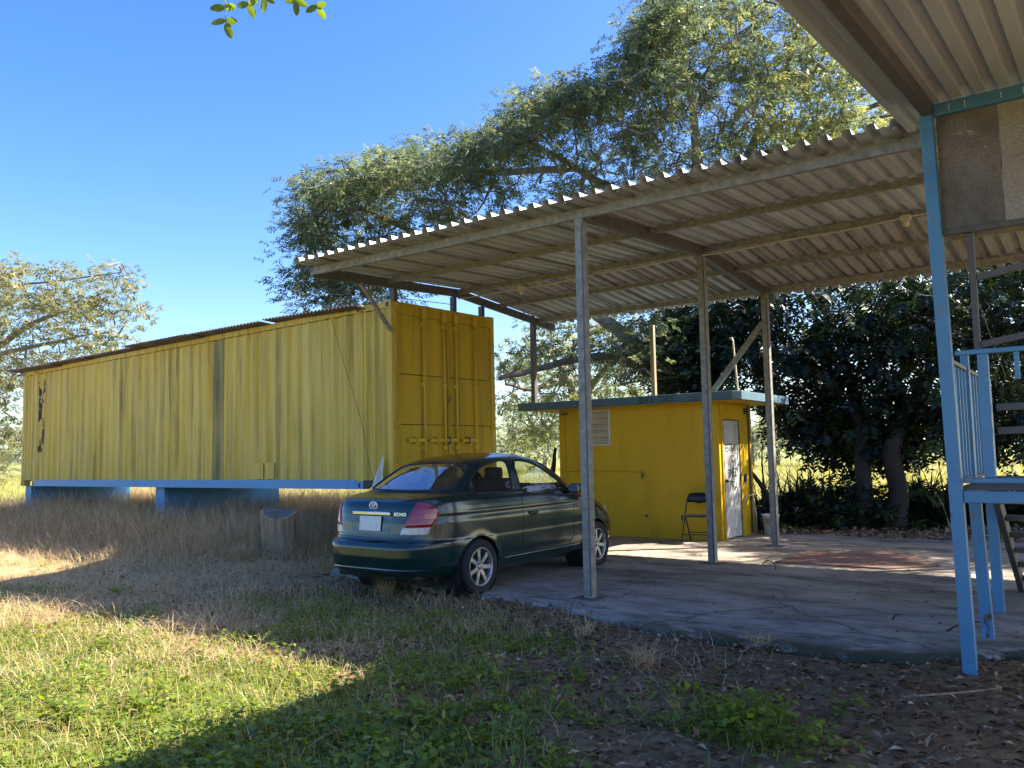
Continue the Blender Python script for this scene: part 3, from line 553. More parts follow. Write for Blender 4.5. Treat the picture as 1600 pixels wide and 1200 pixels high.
for k in range(9): pb('deck_plank', (3.605, -1.05+k*.255, 1.2185), (5.3, -.805+k*.255, 1.243), 'zincdark', bev=.003)
pb('bottom_rail', (3.642, -1.10, 1.268), (5.25, -1.07, 1.305))
pb('top_rail', (3.64, -1.10, 2.145), (5.25, -1.07, 2.18))
pb('rail_post', (3.775, -1.105, 1.306), (3.84, -1.045, 2.144)); pb('rail_post', (4.45, -1.105, 1.306), (4.515, -1.045, 2.144))
for k in range(8): pb('baluster', (3.99+k*.15, -1.097, 1.96 if k == 0 else 1.306), (4.02+k*.15, -1.073, 2.144), bev=.003)
pbar('side_rail', (3.60, -1.03, 2.115), (3.60, .92, 2.095), .035, .03, 'zinc'); pbar('side_rail', (3.60, -1.03, 1.285), (3.60, .92, 1.285), .035, .03, 'zincdark')
for k in range(13): pb('baluster', (3.585, -.93+k*.15, 1.30), (3.615, -.90+k*.15, 2.088), bev=.003)
pb('rail_post', (3.575, -.37, 1.243), (3.63, -.30, 2.25)); pb('rail_post', (3.57, .92, 1.243), (3.63, .985, 2.12))
# steps going down to the back
for x in (3.62, 4.62): pbar('stringer', (x, .72, 1.20), (x+.0, 2.62, .02), .05, .16, 'zincdark')
for k in range(6):
    z = 1.03-k*.17; y = .95+k*.275; pb('step_tread', (3.648, y, z-.025), (4.592, y+.20, z+.02), 'zincdark')
for (x, y) in ((4.0, 2.75), (4.75, 2.75)): pb('newel_post', (x, y, 0.0), (x+.06, y+.06, 1.1))
# grey window grille frame standing on the railing
GRL = thing('grille_frame', 'grey steel grille frame standing on the porch railing below the cement boards', 'grille', (3.8, -1.02, 2.145))
for a, b in (((3.775, -1.02, 2.182), (3.775, -1.02, 3.0)), ((3.80, -1.02, 2.685), (4.9, -1.02, 2.86)), ((3.80, -1.02, 2.215), (4.9, -1.02, 2.40)), ((4.9, -1.02, 2.182), (4.9, -1.02, 3.0))):
    MB().bar([a[i]-(3.8, -1.02, 2.145)[i] for i in range(3)], [b[i]-(3.8, -1.02, 2.145)[i] for i in range(3)], .04, .045).build('grille_bar', M['zincdark'], GRL, bevel=.003)
for z in (1.62, 1.78): pbar('grey_bar', (3.86, -1.0, z), (5.2, -1.0, z+.03), .03, .05, 'zincdark')
# cement cladding boards above
for x0, x1, mt in ((3.612, 3.992, 'cement'), (3.998, 4.60, 'cement2'), (4.606, 5.25, 'cement')): pb('cladding_board', (x0, -1.062, 3.045), (x1, -1.045, 3.865), mt, bev=.002)
pb('angle_iron', (3.60, -1.07, 3.005), (5.3, -1.02, 3.043), 'zincdark', bev=.002); pb('header_beam', (3.60, -1.10, 3.868), (5.4, -1.03, 3.955), 'blue2')
for x in (3.70, 3.80, 4.02, 4.15): pb('paint_drip', (x, -1.1035, 3.885), (x+.006, -1.099, 3.93), 'white', bev=0)
def prz(y): return 3.985+.105*(y+1.08)
pbar('eave_beam', (3.565, -1.0, prz(-1.0)-.055), (3.565, -4.35, prz(-4.35)-.055), .07, .10, 'zincdark'); pbar('eave_beam', (8.8, -1.0, prz(-1.0)-.055), (8.8, -4.35, prz(-4.35)-.055), .07, .10, 'zincdark')
PP = .145; ms = wave_mesh(7*PP, 4.14, PP, .04, 'roof_sheet', trap=True, seg=3); ms.materials.append(M['porchsheet'])
for k in range(6):
    o = obj('roof_sheet', ms, None, PO); y0 = -4.42; o.location = (3.30+k*7*PP-3.6, y0+1.08, prz(y0)+.004*(k % 2)); o.rotation_euler = (math.atan(.105), 0, 0)
for y in (-4.25,): pbar('roof_joist', (3.6, y, prz(y)-.035), (8.8, y, prz(y)-.035), .05, .06, 'zincdark')
for x in (5.6, 8.8): pbar('post', (x, -4.25, 0), (x, -4.25, prz(-4.25)-.07), .085, .085)
pbar('post', (8.8, -1.08, 0), (8.8, -1.08, prz(-1.08)-.1), .085, .085)
tag(MB().tube([(3.585, -1.0, 3.1), (3.66, -.5, 2.9), (3.75, .3, 2.3), (3.78, .6, 2.1)], .005, 5).build('loose_wire', M['rope']), 'thin loose wire dangling beside the blue porch post', 'wire')
tag(MB().tube([(3.615, -1.03, 3.42), (3.64, .0, 3.8), (3.3, .5, 4.1)], .004, 5).build('roof_wire', M['rope']), 'thin wire running from the carport roof to the blue porch post', 'wire')

# ------------------------------------------------------------ car
CZ = np.array([.20, .26, .34, .45, .56, .60, .625, .70, .80, .90, .97, 1.02, 1.06, 1.085, 1.10, 1.20, 1.30, 1.40, 1.44, 1.48, 1.51, 1.525])
CYR = np.array([.22, .10, .03, 0, 0, .02, .085, .10, .11, .13, .15, .18, .26, .42, .60, .77, .94, 1.13, 1.23, 1.40, 1.65, 1.86])
CYF = np.array([4.02, 4.16, 4.24, 4.28, 4.27, 4.25, 4.22, 4.15, 4.02, 3.8, 3.5, 3.3, 3.2, 3.15, 3.12, 2.95, 2.78, 2.6, 2.5, 2.38, 2.25, 2.12])
CWD = np.array([.70, .79, .815, .825, .83, .83, .828, .83, .83, .82, .81, .80, .785, .77, .76, .72, .675, .62, .585, .5, .36, .2])
CNN = np.array([5.]*12+[5.4, 5.8, 6.]+[6., 5.6, 5.2, 5., 4.5, 4., 4.])
def _sm(z, A):                                         # smoothed table lookup
    z = np.asarray(z, float); d = .008
    return sum(np.interp(z+k*d, CZ, A) for k in (-1.5, -.75, 0, .75, 1.5))/5
def cpar(z): return _sm(z, CYR), _sm(z, CYF), _sm(z, CWD), _sm(z, CNN)
AX = (.95, 3.46); WR = .295
def flare(y, z): return .008*sum(np.exp(-((np.hypot(y-a, z-WR)-.34)/.045)**2) for a in AX)*(z < .75)
def crease(z): return .003*np.exp(-((z-.90)/.012)**2)-.004*np.exp(-((z-.86)/.03)**2)+.003*np.exp(-((z-.36)/.012)**2)
def side_x(y, z):
    yr, yf, w_, n_ = cpar(z); yc = (yr+yf)/2; ly = (yf-yr)/2
    q = 1-np.minimum(1, np.abs((y-yc)/ly))**n_; x = w_*np.maximum(q, 1e-9)**(1/n_); return x+(flare(y, z)+crease(z))*(x > .6)
def rear_y(x, z):
    yr, yf, w_, n_ = cpar(z); yc = (yr+yf)/2; ly = (yf-yr)/2; return yc-ly*np.maximum(1-np.minimum(1, np.abs(x/w_))**n_, 0)**(1/n_)
def front_y(x, z):
    yr, yf, w_, n_ = cpar(z); yc = (yr+yf)/2; ly = (yf-yr)/2; return yc+ly*np.maximum(1-np.minimum(1, np.abs(x/w_))**n_, 0)**(1/n_)
NT = 420
def ring(z):
    yr, yf, w_, n_ = [float(v) for v in cpar(z)]; yc = (yr+yf)/2; ly = (yf-yr)/2
    t = np.linspace(0, 2*math.pi, 4001); c = np.cos(t); s = np.sin(t)
    x = w_*np.sign(c)*np.abs(c)**(2/n_); y = yc+ly*np.sign(s)*np.abs(s)**(2/n_)
    d = np.concatenate([[0], np.cumsum(np.hypot(np.diff(x), np.diff(y)))]); u = np.linspace(0, d[-1], NT+1)[:-1]
    x = np.interp(u, d, x); y = np.interp(u, d, y); k = (flare(y, z)+crease(z))*(np.abs(x) > .6)*np.sign(x); return x+k, y
zl = np.unique(np.concatenate([np.linspace(.20, .58, 30), np.linspace(.58, .64, 10), np.linspace(.64, 1.02, 30), np.linspace(1.02, 1.12, 22), np.linspace(1.12, 1.44, 26), np.linspace(1.44, 1.53, 18)]))
CV = []
for z in zl: x, y = ring(z); CV.append(np.stack([x, y, np.full(NT, z)], -1))
CV = np.array(CV); nz = len(zl)
def inpoly(px, py, poly):
    r = np.zeros(px.shape, bool); j = len(poly)-1
    for i in range(len(poly)):
        xi, yi = poly[i]; xj, yj = poly[j]; c = ((yi > py) != (yj > py)) & (px < (xj-xi)*(py-yi)/(yj-yi+1e-12)+xi); r ^= c; j = i
    return r
def smooth_poly(P, it=2):
    for _ in range(it):
        Q = []
        for i in range(len(P)):
            a = np.array(P[i]); b = np.array(P[(i+1) % len(P)]); Q += [tuple(.75*a+.25*b), tuple(.25*a+.75*b)]
        P = Q
    return P
QW = smooth_poly([(.90, 1.10), (.97, 1.21), (1.12, 1.31), (1.30, 1.385), (1.58, 1.435), (1.735, 1.44), (1.72, 1.33), (1.63, 1.09), (1.62, 1.075), (1.25, 1.08), (.99, 1.08)])
DW = smooth_poly([(1.86, 1.43), (2.05, 1.435), (2.25, 1.40), (2.45, 1.315), (2.68, 1.17), (2.90, 1.02), (2.90, .985), (2.6, .985), (2.2, 1.01), (1.84, 1.055), (1.80, 1.07), (1.83, 1.25)])
RWp = smooth_poly([(-.58, 1.13), (0, 1.115), (.58, 1.13), (.62, 1.15), (.555, 1.32), (.50, 1.40), (0, 1.425), (-.50, 1.40), (-.555, 1.32), (-.62, 1.15)])
FWp = smooth_poly([(-.66, 1.12), (0, 1.09), (.66, 1.12), (.60, 1.30), (.52, 1.42), (0, 1.44), (-.52, 1.42), (-.60, 1.30)])
ctr = (CV[:-1]+CV[1:]+np.roll(CV, -1, 1)[:-1]+np.roll(CV, -1, 1)[1:])/4
cx, cy, cz = ctr[..., 0], ctr[..., 1], ctr[..., 2]
yr_, yf_, w__, n__ = [v for v in cpar(cz)]
sideish = np.abs(cx) > .45*w__+.0
cut = (inpoly(cy, cz, QW) | inpoly(cy, cz, DW)) & (np.abs(cx) > .5)
cut |= inpoly(cx, cz, RWp) & (cy < 1.7) & (cz > 1.1)
cut |= inpoly(cx, cz, FWp) & (cy > 2.2) & (cz > 1.08)
for a in AX: cut |= (np.hypot(cy-a, cz-WR) < .335) & (np.abs(cx) > .45)
jj = np.arange(NT); I = lambda i, j: i*NT+j % NT
F_ = [(I(i, j), I(i, j+1), I(i+1, j+1), I(i+1, j)) for i in range(nz-1) for j in range(NT) if not cut[i, j]]
F_.append(tuple(I(nz-1, j) for j in range(NT))); F_.append(tuple(I(0, j) for j in range(NT))[::-1])
m, n, l, p = new_mat('car_green'); t1 = noise(n, l, 3, det=7, rough=.7); r1 = ramp(n, [(.3, (.002, .022, .021)), (.7, (.004, .030, .029))]); l.new(t1.outputs[0], r1.inputs[0])
td = noise(n, l, 2.3, (1, 1, 2), 8, .7, loc=(2, 0, 1)); rd = ramp(n, [(.50, (0,)*3), (.85, (.05,)*3)]); l.new(td.outputs[0], rd.inputs[0])
sc_ = noise(n, l, 6, (1, 1, 5), 9, .8, loc=(7, 0, 1)); rs_ = ramp(n, [(.68, (0,)*3), (.72, (.5,)*3)]); l.new(sc_.outputs[0], rs_.inputs[0])
c = mixc(n, l, rd.outputs[0], r1.outputs[0], (.22, .21, .17)); c = mixc(n, l, rs_.outputs[0], c, (.16, .20, .18)); l.new(c, p.inputs['Base Color'])
p.inputs['Metallic'].default_value = .15; p.inputs['Roughness'].default_value = .24; p.inputs['Coat Weight'].default_value = .45; p.inputs['Coat Roughness'].default_value = .10
mr = n.new('ShaderNodeMapRange'); l.new(td.outputs[0], mr.inputs[0]); mr.inputs['To Min'].default_value = .10; mr.inputs['To Max'].default_value = .28; l.new(mr.outputs[0], p.inputs['Roughness']); M['car'] = m
M['glass'] = glass_mat('car_glass', (.80, .85, .82), 1.1); M['rearglass'] = glass_mat('dusty_glass', (.50, .56, .58), 3.2)
M['tyre'] = flat('tyre_rubber', (.022, .022, .022), .85); M['alloy'] = flat('alloy', (.42, .42, .42), .38, .75); M['chrome'] = flat('chrome', (.75, .76, .78), .15, 1.0)
M['seat'] = flat('seat_cloth', (.035, .036, .038), .9); M['redlens'] = flat('red_lens', (.30, .008, .010), .12, 0, Coat_Weight=1.0); M['amber'] = flat('amber_lens', (.50, .10, .012), .15, 0, Coat_Weight=1.0)
M['clear'] = flat('clear_lens', (.45, .43, .40), .15, 0, Coat_Weight=1.0)
CR = thing('car', 'dark green two-door sedan parked under the carport with its tail outward', 'car', (-2.0, -1.28, .012))
mb = MB(); mb.v = [tuple(v) for v in CV.reshape(-1, 3)]; mb.f = F_; bd = mb.build('body', M['car'], CR, True)
def strip(pts, wd, name, mat, par, off=.002, nrm=None):           # flat ribbon through surface points with given normals
    P = [Vector(q) for q in pts]; b = MB(); n_ = len(P)
    for i in range(n_):
        d = (P[min(i+1, n_-1)]-P[max(i-1, 0)]).normalized(); nn_ = Vector(nrm[i]).normalized() if nrm else Vector((1, 0, 0)); s = d.cross(nn_).normalized()
        b.v += [tuple(P[i]+s*wd/2+nn_*off), tuple(P[i]-s*wd/2+nn_*off)]
    b.f = [(2*i, 2*i+1, 2*i+3, 2*i+2) for i in range(n_-1)]; return b.build(name, M[mat], par)
def sidep(y, z, s=1): return (s*float(side_x(np.float64(y), np.float64(z))), y, z)
def loft_win(poly, kind, name, mat, s=1, inset=.006):
    P = []
    for a, b in poly:
        if kind == 'side': P.append(Vector((s*(float(side_x(a, b))-inset), a, b)))
        elif kind == 'rear': P.append(Vector((a, float(rear_y(a, b))+inset, b)))
        else: P.append(Vector((a, float(front_y(a, b))-inset, b)))
    cxy = np.mean(np.array(poly), 0); b = MB(); nn_ = len(P); rings = []
    for f in (1, .75, .5, .25):
        for a, q in poly:
            y_, z_ = cxy[0]+(a-cxy[0])*f, cxy[1]+(q-cxy[1])*f
            if kind == 'side': b.v.append((s*(float(side_x(y_, z_))-inset), y_, z_))
            elif kind == 'rear': b.v.append((y_, float(rear_y(y_, z_))+inset, z_))
            else: b.v.append((y_, float(front_y(y_, z_))-inset, z_))
    y_, z_ = cxy
    b.v.append((s*(float(side_x(y_, z_))-inset), y_, z_) if kind == 'side' else (y_, float((rear_y if kind == 'rear' else front_y)(y_, z_))+(inset if kind == 'rear' else -inset), z_))
    for r_ in range(3):
        for i in range(nn_): b.f.append((r_*nn_+i, r_*nn_+(i+1) % nn_, (r_+1)*nn_+(i+1) % nn_, (r_+1)*nn_+i))
    for i in range(nn_): b.f.append((3*nn_+i, 3*nn_+(i+1) % nn_, 4*nn_))
    g = b.build(name, M[mat], CR, True); t = MB(); Q = P+[P[0], P[1]]; t.tube(Q, .014, 6, False); t.build('window_seal', M['trim'], g, True); return g
for s in (1, -1):
    loft_win(QW, 'side', 'quarter_window', 'glass', s); loft_win(DW, 'side', 'door_window', 'glass', s)
loft_win(RWp, 'rear', 'rear_window', 'rearglass'); loft_win(FWp, 'front', 'windscreen', 'glass')
for s in (1, -1):
    gp = [sidep(1.76, z, s) for z in np.linspace(1.05, .50, 14)]+[sidep(1.76+.12*k/5, .50-.15*(k/5)**.6, s) for k in range(1, 6)]+[sidep(y, .35, s) for y in np.linspace(1.95, 2.75, 8)]+[sidep(2.75+.12*k/4, .35+.12*k/4, s) for k in range(1, 5)]+[sidep(2.88, z, s) for z in np.linspace(.5, .98, 10)]
    strip(gp, .007, 'door_gap', 'trim', CR, .0025, [(s, 0, .05)]*len(gp))
    hp = MB(); hp.box((s*(sidep(1.96, .82)[0]+.008), 1.97, .815), (.035, .17, .04)); hd = hp.build('door_handle', M['car'], CR, bevel=.012)
    hz = MB(); hz.box((s*(sidep(1.96, .80)[0]+.0), 1.97, .79), (.012, .13, .03)); hz.build('handle_recess', M['trim'], hd, bevel=.004)
    mp = [sidep(y, .575, s) for y in np.linspace(1.35, 2.95, 30)]
    sl_ = [sidep(y, .345, s) for y in np.linspace(1.4, 3.02, 24)]; strip(sl_, .008, 'sill_line', 'car', CR, .004, [(s, 0, .2)]*len(sl_))
    mi = MB(); mi.box((s*.90, 2.83, 1.065), (.19, .12, .115)); mo = mi.build('wing_mirror', M['car'], CR, bevel=.035)
    MB().box((s*.90, 2.767, 1.065), (.15, .006, .085)).build('mirror_glass', M['chrome'], mo, bevel=.002)
    MB().bar((s*.74, 2.86, 1.02), (s*.84, 2.84, 1.045), .05, .04).build('mirror_arm', M['trim'], mo)
# boot lid gap, tail lights, plate recess
lid = [(x, rear_y(x, z)) for x, z in ()]
def rp(x, z, o=.0): return (x, float(rear_y(np.float64(x), np.float64(z)))-o, z)
gl = [rp(-.61, z) for z in np.linspace(1.075, .67, 12)]; gl = [rp(-.66+.10*k/11, z) for k, z in enumerate(np.linspace(1.02, .665, 12))]+[rp(x, .655) for x in np.linspace(-.53, .53, 16)]+[rp(.56+.10*k/11, z) for k, z in enumerate(np.linspace(.665, 1.02, 12))]
strip(gl, .008, 'boot_gap', 'trim', CR, .003, [(0, -1, .15)]*len(gl))
bg_ = [rp(x, .612) for x in np.linspace(-.74, .74, 24)]
def wrap_patch(name, mat, par, za, zb, u0, u1, off, nu=18, nv=14):
    """patch wrapped round the rear corner; u = signed arc length from the corner: negative towards the middle"""
    for s in (1, -1):
        b = MB()
        for i in range(nv+1):
            z = za+(zb-za)*i/nv; yr, yf, w_, n_ = [float(v) for v in cpar(z)]; yc = (yr+yf)/2; ly = (yf-yr)/2
            t = np.linspace(0, math.pi/2, 1500); x = w_*np.cos(t)**(2/n_); y = yc-ly*np.sin(t)**(2/n_); dd = np.concatenate([[0], np.cumsum(np.hypot(np.diff(x), np.diff(y)))])
            k = np.argmin(np.abs((w_-x)-(y-yr)*.55)); u = dd[k]-dd          # + towards the side, - towards the middle
            f = i/nv
            for j in range(nu+1):
                q = u0(f)+(u1(f)-u0(f))*j/nu; xx = np.interp(q, u[::-1], x[::-1]); yy = np.interp(q, u[::-1], y[::-1])
                kx = np.interp(q+.01, u[::-1], x[::-1])-np.interp(q-.01, u[::-1], x[::-1]); ky = np.interp(q+.01, u[::-1], y[::-1])-np.interp(q-.01, u[::-1], y[::-1]); L_ = math.hypot(kx, ky)+1e-9
                edge = min(j, nu-j, i, nv-i); oo = off*(1 if edge > 0 else .0)
                b.v.append((s*(xx+oo*ky/L_), yy-oo*kx/L_, z))
        b.f = [(i*(nu+1)+j, i*(nu+1)+j+1, (i+1)*(nu+1)+j+1, (i+1)*(nu+1)+j) for i in range(nv) for j in range(nu)]
        yield b.build(name, M[mat], par[s] if par else CR, True)
li = lambda f: -.37+.17*f
lo = lambda f: -.035+.085*math.sin(min(1, f*1.05)*2.1)
tl = {}
for s, o in zip((1, -1), wrap_patch('tail_light', 'redlens', None, .765, 1.02, lambda f: li(f*.8+.2), lambda f: lo(f)-.14*max(0, f-.72)/.28, .014)): tl[s] = o
list(wrap_patch('reversing_lens', 'clear', tl, .69, .768, lambda f: -.375+.03*f, lambda f: -.065+.03*f, .012))
list(wrap_patch('indicator_lens', 'amber', tl, .845, .915, lambda f: -.12, lambda f: lo(.45)-.015, .0165))
list(wrap_patch('brake_band', 'clear', tl, .868, .878, lambda f: -.26, lambda f: -.13, .0155, 8, 2))
pr = MB()
for x, z in ((-.28, .71), (.28, .71), (.30, .90), (-.30, .90)): pr.v.append(rp(x, z, .004))
pr.f = [(0, 1, 2, 3)]; pr.build('plate_recess', M['car'], CR)
MB().bar(rp(-.28, .905, .014), rp(.28, .905, .014), .03, .042).build('chrome_strip', M['chrome'], CR, bevel=.01)
pv = MB(); a0 = rp(0, .80, .012); pv.box(a0, (.32, .006, .155), Matrix.Rotation(math.radians(-6), 3, 'X')); pv.build('number_plate', M['white'], CR, bevel=.006)
eb = MB(); e0 = rp(0, .985, .010)
def ell(rx, rz_, c0=(0, 0), r=.0045): eb.tube([(e0[0]+c0[0]+rx*math.cos(a), e0[1]-.0, e0[2]+c0[1]+rz_*math.sin(a)) for a in np.linspace(0, 2*math.pi, 29)], r, 6, False)
ell(.058, .040, r=.006); ell(.036, .016, (0, .016)); ell(.015, .034, (0, .004)); eb.build('badge', M['chrome'], CR, True)
tx = obj('lettering', text_mesh('ECHO', .048, .002, 'lettering'), M['chrome'], CR); t0 = rp(.405, .90, .006); tx.location = t0; tx.rotation_euler = (math.radians(86), 0, .06); tx.scale = (1.25, 1, 1)
MB().box((0, .34, .27), (1.2, .3, .12)).build('bumper_underside', M['trim'], CR, bevel=.03)
bs = [rp(x, .335) for x in np.linspace(-.70, .70, 26)]; strip(bs, .014, 'bumper_line', 'car', CR, .006, [(0, -1, .2)]*len(bs))
# underbody, cabin
ub = MB().box((0, 2.15, .33), (1.28, 3.5, .24)).build('underbody', M['trim'], CR)
MB().box((0, 2.05, .62), (1.40, 2.3, .42)).build('cabin_tub', M['seat'], CR)
def seat(x, y, w_, name):
    b = MB(); b.box((x, y, .86), (w_, .46, .14)); b.box((x, y-.24, .98 if w_ < 1 else .93), (w_*.94, .11, .50 if w_ < 1 else .34), Matrix.Rotation(math.radians(14), 3, 'X')); so2 = b.build(name, M['seat'], CR, bevel=.04)
    for hx in ((x,) if w_ < 1 else (x-.35, x+.35)): MB().box((hx, y-.31, 1.28 if w_ < 1 else 1.13), (.25, .08, .15 if w_ < 1 else .11)).build('headrest', M['seat'], so2, bevel=.03)
seat(.36, 2.12, .48, 'front_seat'); seat(-.36, 2.12, .48, 'front_seat'); seat(0, 1.5, 1.14, 'rear_seat')
MB().box((0, 2.86, .90), (1.36, .34, .22)).build('dashboard', M['trim'], CR, bevel=.05)
MB().tube([(-.36+.18*math.cos(a), 2.62+.05*math.sin(a), 1.0+.17*math.sin(a)) for a in np.linspace(0, 2*math.pi, 25)], .014, 6, False).build('steering_wheel', M['trim'], CR, True)
MB().box((0, .98, 1.06), (1.1, .40, .02)).build('parcel_shelf', M['seat'], CR)
for ax in AX:
    for s in (1, -1):
        b = MB(); b.lathe([(.34, s*.50), (.34, s*.80)], 30, (0, ax, WR), 'x'); b.lathe([(0, s*.50), (.34, s*.50)], 30, (0, ax, WR), 'x'); b.build('wheel_well', M['trim'], CR)
def make_wheel(ax, s):
    W_ = thing('x', 'x', 'x'); bpy.data.objects.remove(W_)
    ty = MB(); pr_ = [(.205, -.085), (.235, -.094), (.27, -.096), (.288, -.085), (.2945, -.06), (.295, 0), (.2945, .06), (.288, .085), (.27, .096), (.235, .094), (.205, .085)]
    x0 = .745; ty.lathe(pr_, 48, (0, 0, 0), 'x'); t = ty.build('wheel', M['tyre'], CR, True, loc=(s*x0, ax, WR)); t.rotation_euler = (random.uniform(0, 1), 0, 0 if s > 0 else math.pi)
    rm_ = MB(); rm_.lathe([(.206, .088), (.200, .092), (.190, .080), (.183, .03), (.180, -.08), (.205, -.086)], 48, (0, 0, 0), 'x'); rim = rm_.build('rim', M['alloy'], t, True)
    sp_ = MB()
    for k in range(7):
        a = 2*math.pi*k/7; R_ = Matrix.Rotation(a, 3, 'X'); vs = []
        for (r_, hw, xo) in ((.035, .026, .066), (.11, .019, .072), (.188, .024, .072)):
            for (dx_, f_) in ((0, 1), (-.022, 1), (-.022, -1), (0, -1)): vs.append(R_ @ Vector((xo+dx_, hw*f_, r_)))
        f_ = []
        for q in range(2): f_ += [(q*4+i, q*4+(i+1) % 4, q*4+4+(i+1) % 4, q*4+4+i) for i in range(4)]
        sp_.add(vs, f_+[(0, 1, 2, 3), (8, 9, 10, 11)])
    sp_.build('spokes', M['alloy'], t)
    MB().lathe([(0, .078), (.026, .078), (.032, .07), (.034, .04)], 24, (0, 0, 0), 'x').build('hub_cap', M['alloy'], t, True)
    MB().lathe([(0, -.02), (.17, -.02)], 32, (0, 0, 0), 'x').build('brake_disc', M['trim'], t)
    bo = MB()
    for k in range(4): a = math.pi/4+k*math.pi/2; bo.lathe([(0, .07), (.008, .07), (.008, .06)], 8, (0, .052*math.cos(a), .052*math.sin(a)), 'x')
    bo.build('wheel_nuts', M['trim'], t)
for ax in AX:
    for s in (1, -1): make_wheel(ax, s)
for s in (1, -1): MB().box((s*.58, 3.90, .72), (.22, .2, .12)).build('headlight', M['clear'], CR, bevel=.05)
# ------------------------------------------------------------ vegetation
def unit(a): return a/(np.linalg.norm(a, axis=-1, keepdims=True)+1e-9)
def rdir(n, zs=1.): a = rng.normal(size=(n, 3)); a[:, 2] *= zs; return unit(a)
def leaves(P, Dn, L, W, nrm=None, fold=.12, tone=None):
    """one rhombic leaf of four corners per point: P base, Dn direction"""
    n = len(P); up = rdir(n) if nrm is None else nrm
    s = unit(np.cross(Dn, up)); u = np.cross(s, Dn); L = L[:, None]; W = W[:, None]
    V = np.stack([P, P+Dn*L*.45+s*W*.5+u*W*fold, P+Dn*L-u*L*.08, P+Dn*L*.45-s*W*.5+u*W*fold], 1).reshape(-1, 3)
    F = np.arange(4*n).reshape(n, 4); t = np.repeat(rng.random(n) if tone is None else tone, 4); return V, F, t
def blades(P, H, lean, W, tone=None, seg=3):
    n = len(P); az = rng.random(n)*2*math.pi; d = np.stack([np.cos(az), np.sin(az), np.zeros(n)], -1); s = np.stack([-np.sin(az), np.cos(az), np.zeros(n)], -1)
    rows = []
    for k in range(seg+1):
        f = k/seg; c = P+d*(lean*H*f**1.8)[:, None]+np.array([0, 0, 1.])*(H*(f-.35*lean*f*f))[:, None]; w_ = (W*(1-f)**.7*.5+.0004)[:, None]
        rows += [c+s*w_, c-s*w_]
    V = np.stack(rows, 1).reshape(-1, 3); b = np.arange(n)[:, None]*(2*seg+2)
    F = np.concatenate([np.stack([b[:, 0]+2*k, b[:, 0]+2*k+1, b[:, 0]+2*k+3, b[:, 0]+2*k+2], -1) for k in range(seg)])
    t = np.repeat(rng.random(n) if tone is None else tone, 2*seg+2); return V, F, t
def join(parts):
    Vs, Fs, Ts = [], [], []; o = 0
    for V, F, t in parts: Vs.append(V); Fs.append(F+o); Ts.append(t); o += len(V)
    return np.concatenate(Vs), np.concatenate(Fs), np.concatenate(Ts)
def leaf_obj(name, parts, mat, parent=None, loc=None):
    V, F, t = join(parts)
    if loc is not None: V = V-np.array(loc)
    return obj(name, npmesh(name, V, F, mat, False, {'v': t}), None, parent)
def cluster_leaves(C, rad, per, size, droop=.3, pairs=5, asp=.42, flat_=.55, tonebase=None):
    """leaf sprays filling clumps: C centres (n,3), rad (n,), per sprays each, pairs of leaflets along each spray"""
    n = len(C); k = n*per; ci = np.repeat(np.arange(n), per)
    off = rdir(k)*(rng.random(k)**.45)[:, None]; off[:, 2] *= flat_
    B = C[ci]+off*rad[ci][:, None]
    ax = unit(off*1.4+rdir(k)*.55+np.array([0, 0, -droop])); side = unit(np.cross(ax, rdir(k)+np.array([0, 0, 2.]))); up = np.cross(side, ax)
    T = np.clip((tonebase[ci] if tonebase is not None else .5)+rng.normal(0, .16, k), 0, 1); out = []
    for j in range(pairs):
        for s in (1, -1):
            f = (j+.5)/pairs; P = B+ax*(size*pairs*.42*f)[..., None] if hasattr(size, '__len__') else B+ax*size*pairs*.42*f
            dd = unit(ax*.45+side*s+up*rng.normal(0, .25, (k, 1))+np.array([0, 0, -.15]))
            out.append(leaves(P, dd, np.full(k, size)*rng.uniform(.75, 1.2, k), np.full(k, size*asp), up+rdir(k)*.35, tone=np.clip(T+rng.normal(0, .05, k), 0, 1)))
    return out
def limb(b, p0, p1, r0, r1, wob=.08, n=7, sides=7):
    p0 = np.array(p0); p1 = np.array(p1); L = np.linalg.norm(p1-p0); pts = []; k1 = rng.normal(0, wob*L, 3); k2 = rng.normal(0, wob*L*.5, 3)
    for i in range(n): f = i/(n-1); pts.append(p0+(p1-p0)*f+k1*math.sin(math.pi*f)+k2*math.sin(2*math.pi*f)+np.array([0, 0, .06*L*math.sin(math.pi*f)]))
    b.tube(pts, [r0+(r1-r0)*(i/(n-1))**.8 for i in range(n)], sides); return pts
M['rain'] = leaf_mat('rain_tree_leaf', [(0, (.050, .072, .044)), (.45, (.105, .135, .072)), (.75, (.18, .205, .08)), (1, (.28, .275, .085))], .5, .36)
M['palef'] = leaf_mat('pale_leaf', [(0, (.06, .085, .045)), (.5, (.13, .16, .07)), (1, (.24, .25, .09))], .45)
M['acacia'] = leaf_mat('acacia_leaf', [(0, (.085, .10, .05)), (.5, (.16, .175, .075)), (1, (.28, .265, .11))], .45)
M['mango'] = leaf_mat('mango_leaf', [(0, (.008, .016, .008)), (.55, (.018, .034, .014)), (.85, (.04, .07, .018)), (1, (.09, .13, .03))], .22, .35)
M['weed'] = leaf_mat('weed_leaf', [(0, (.06, .10, .02)), (.5, (.15, .215, .032)), (.8, (.24, .30, .045)), (1, (.38, .37, .09))], .48)
M['grassg'] = leaf_mat('grass_green', [(0, (.13, .15, .03)), (.5, (.27, .28, .06)), (1, (.44, .38, .13))], .45)
M['strawb'] = leaf_mat('dry_straw', [(0, (.24, .155, .075)), (.5, (.50, .37, .19)), (1, (.68, .56, .34))], .3, .7)
M['litter'] = leaf_mat('dead_leaf', [(0, (.065, .038, .02)), (.4, (.20, .115, .055)), (.75, (.38, .24, .13)), (1, (.56, .44, .28))], .1, .8)
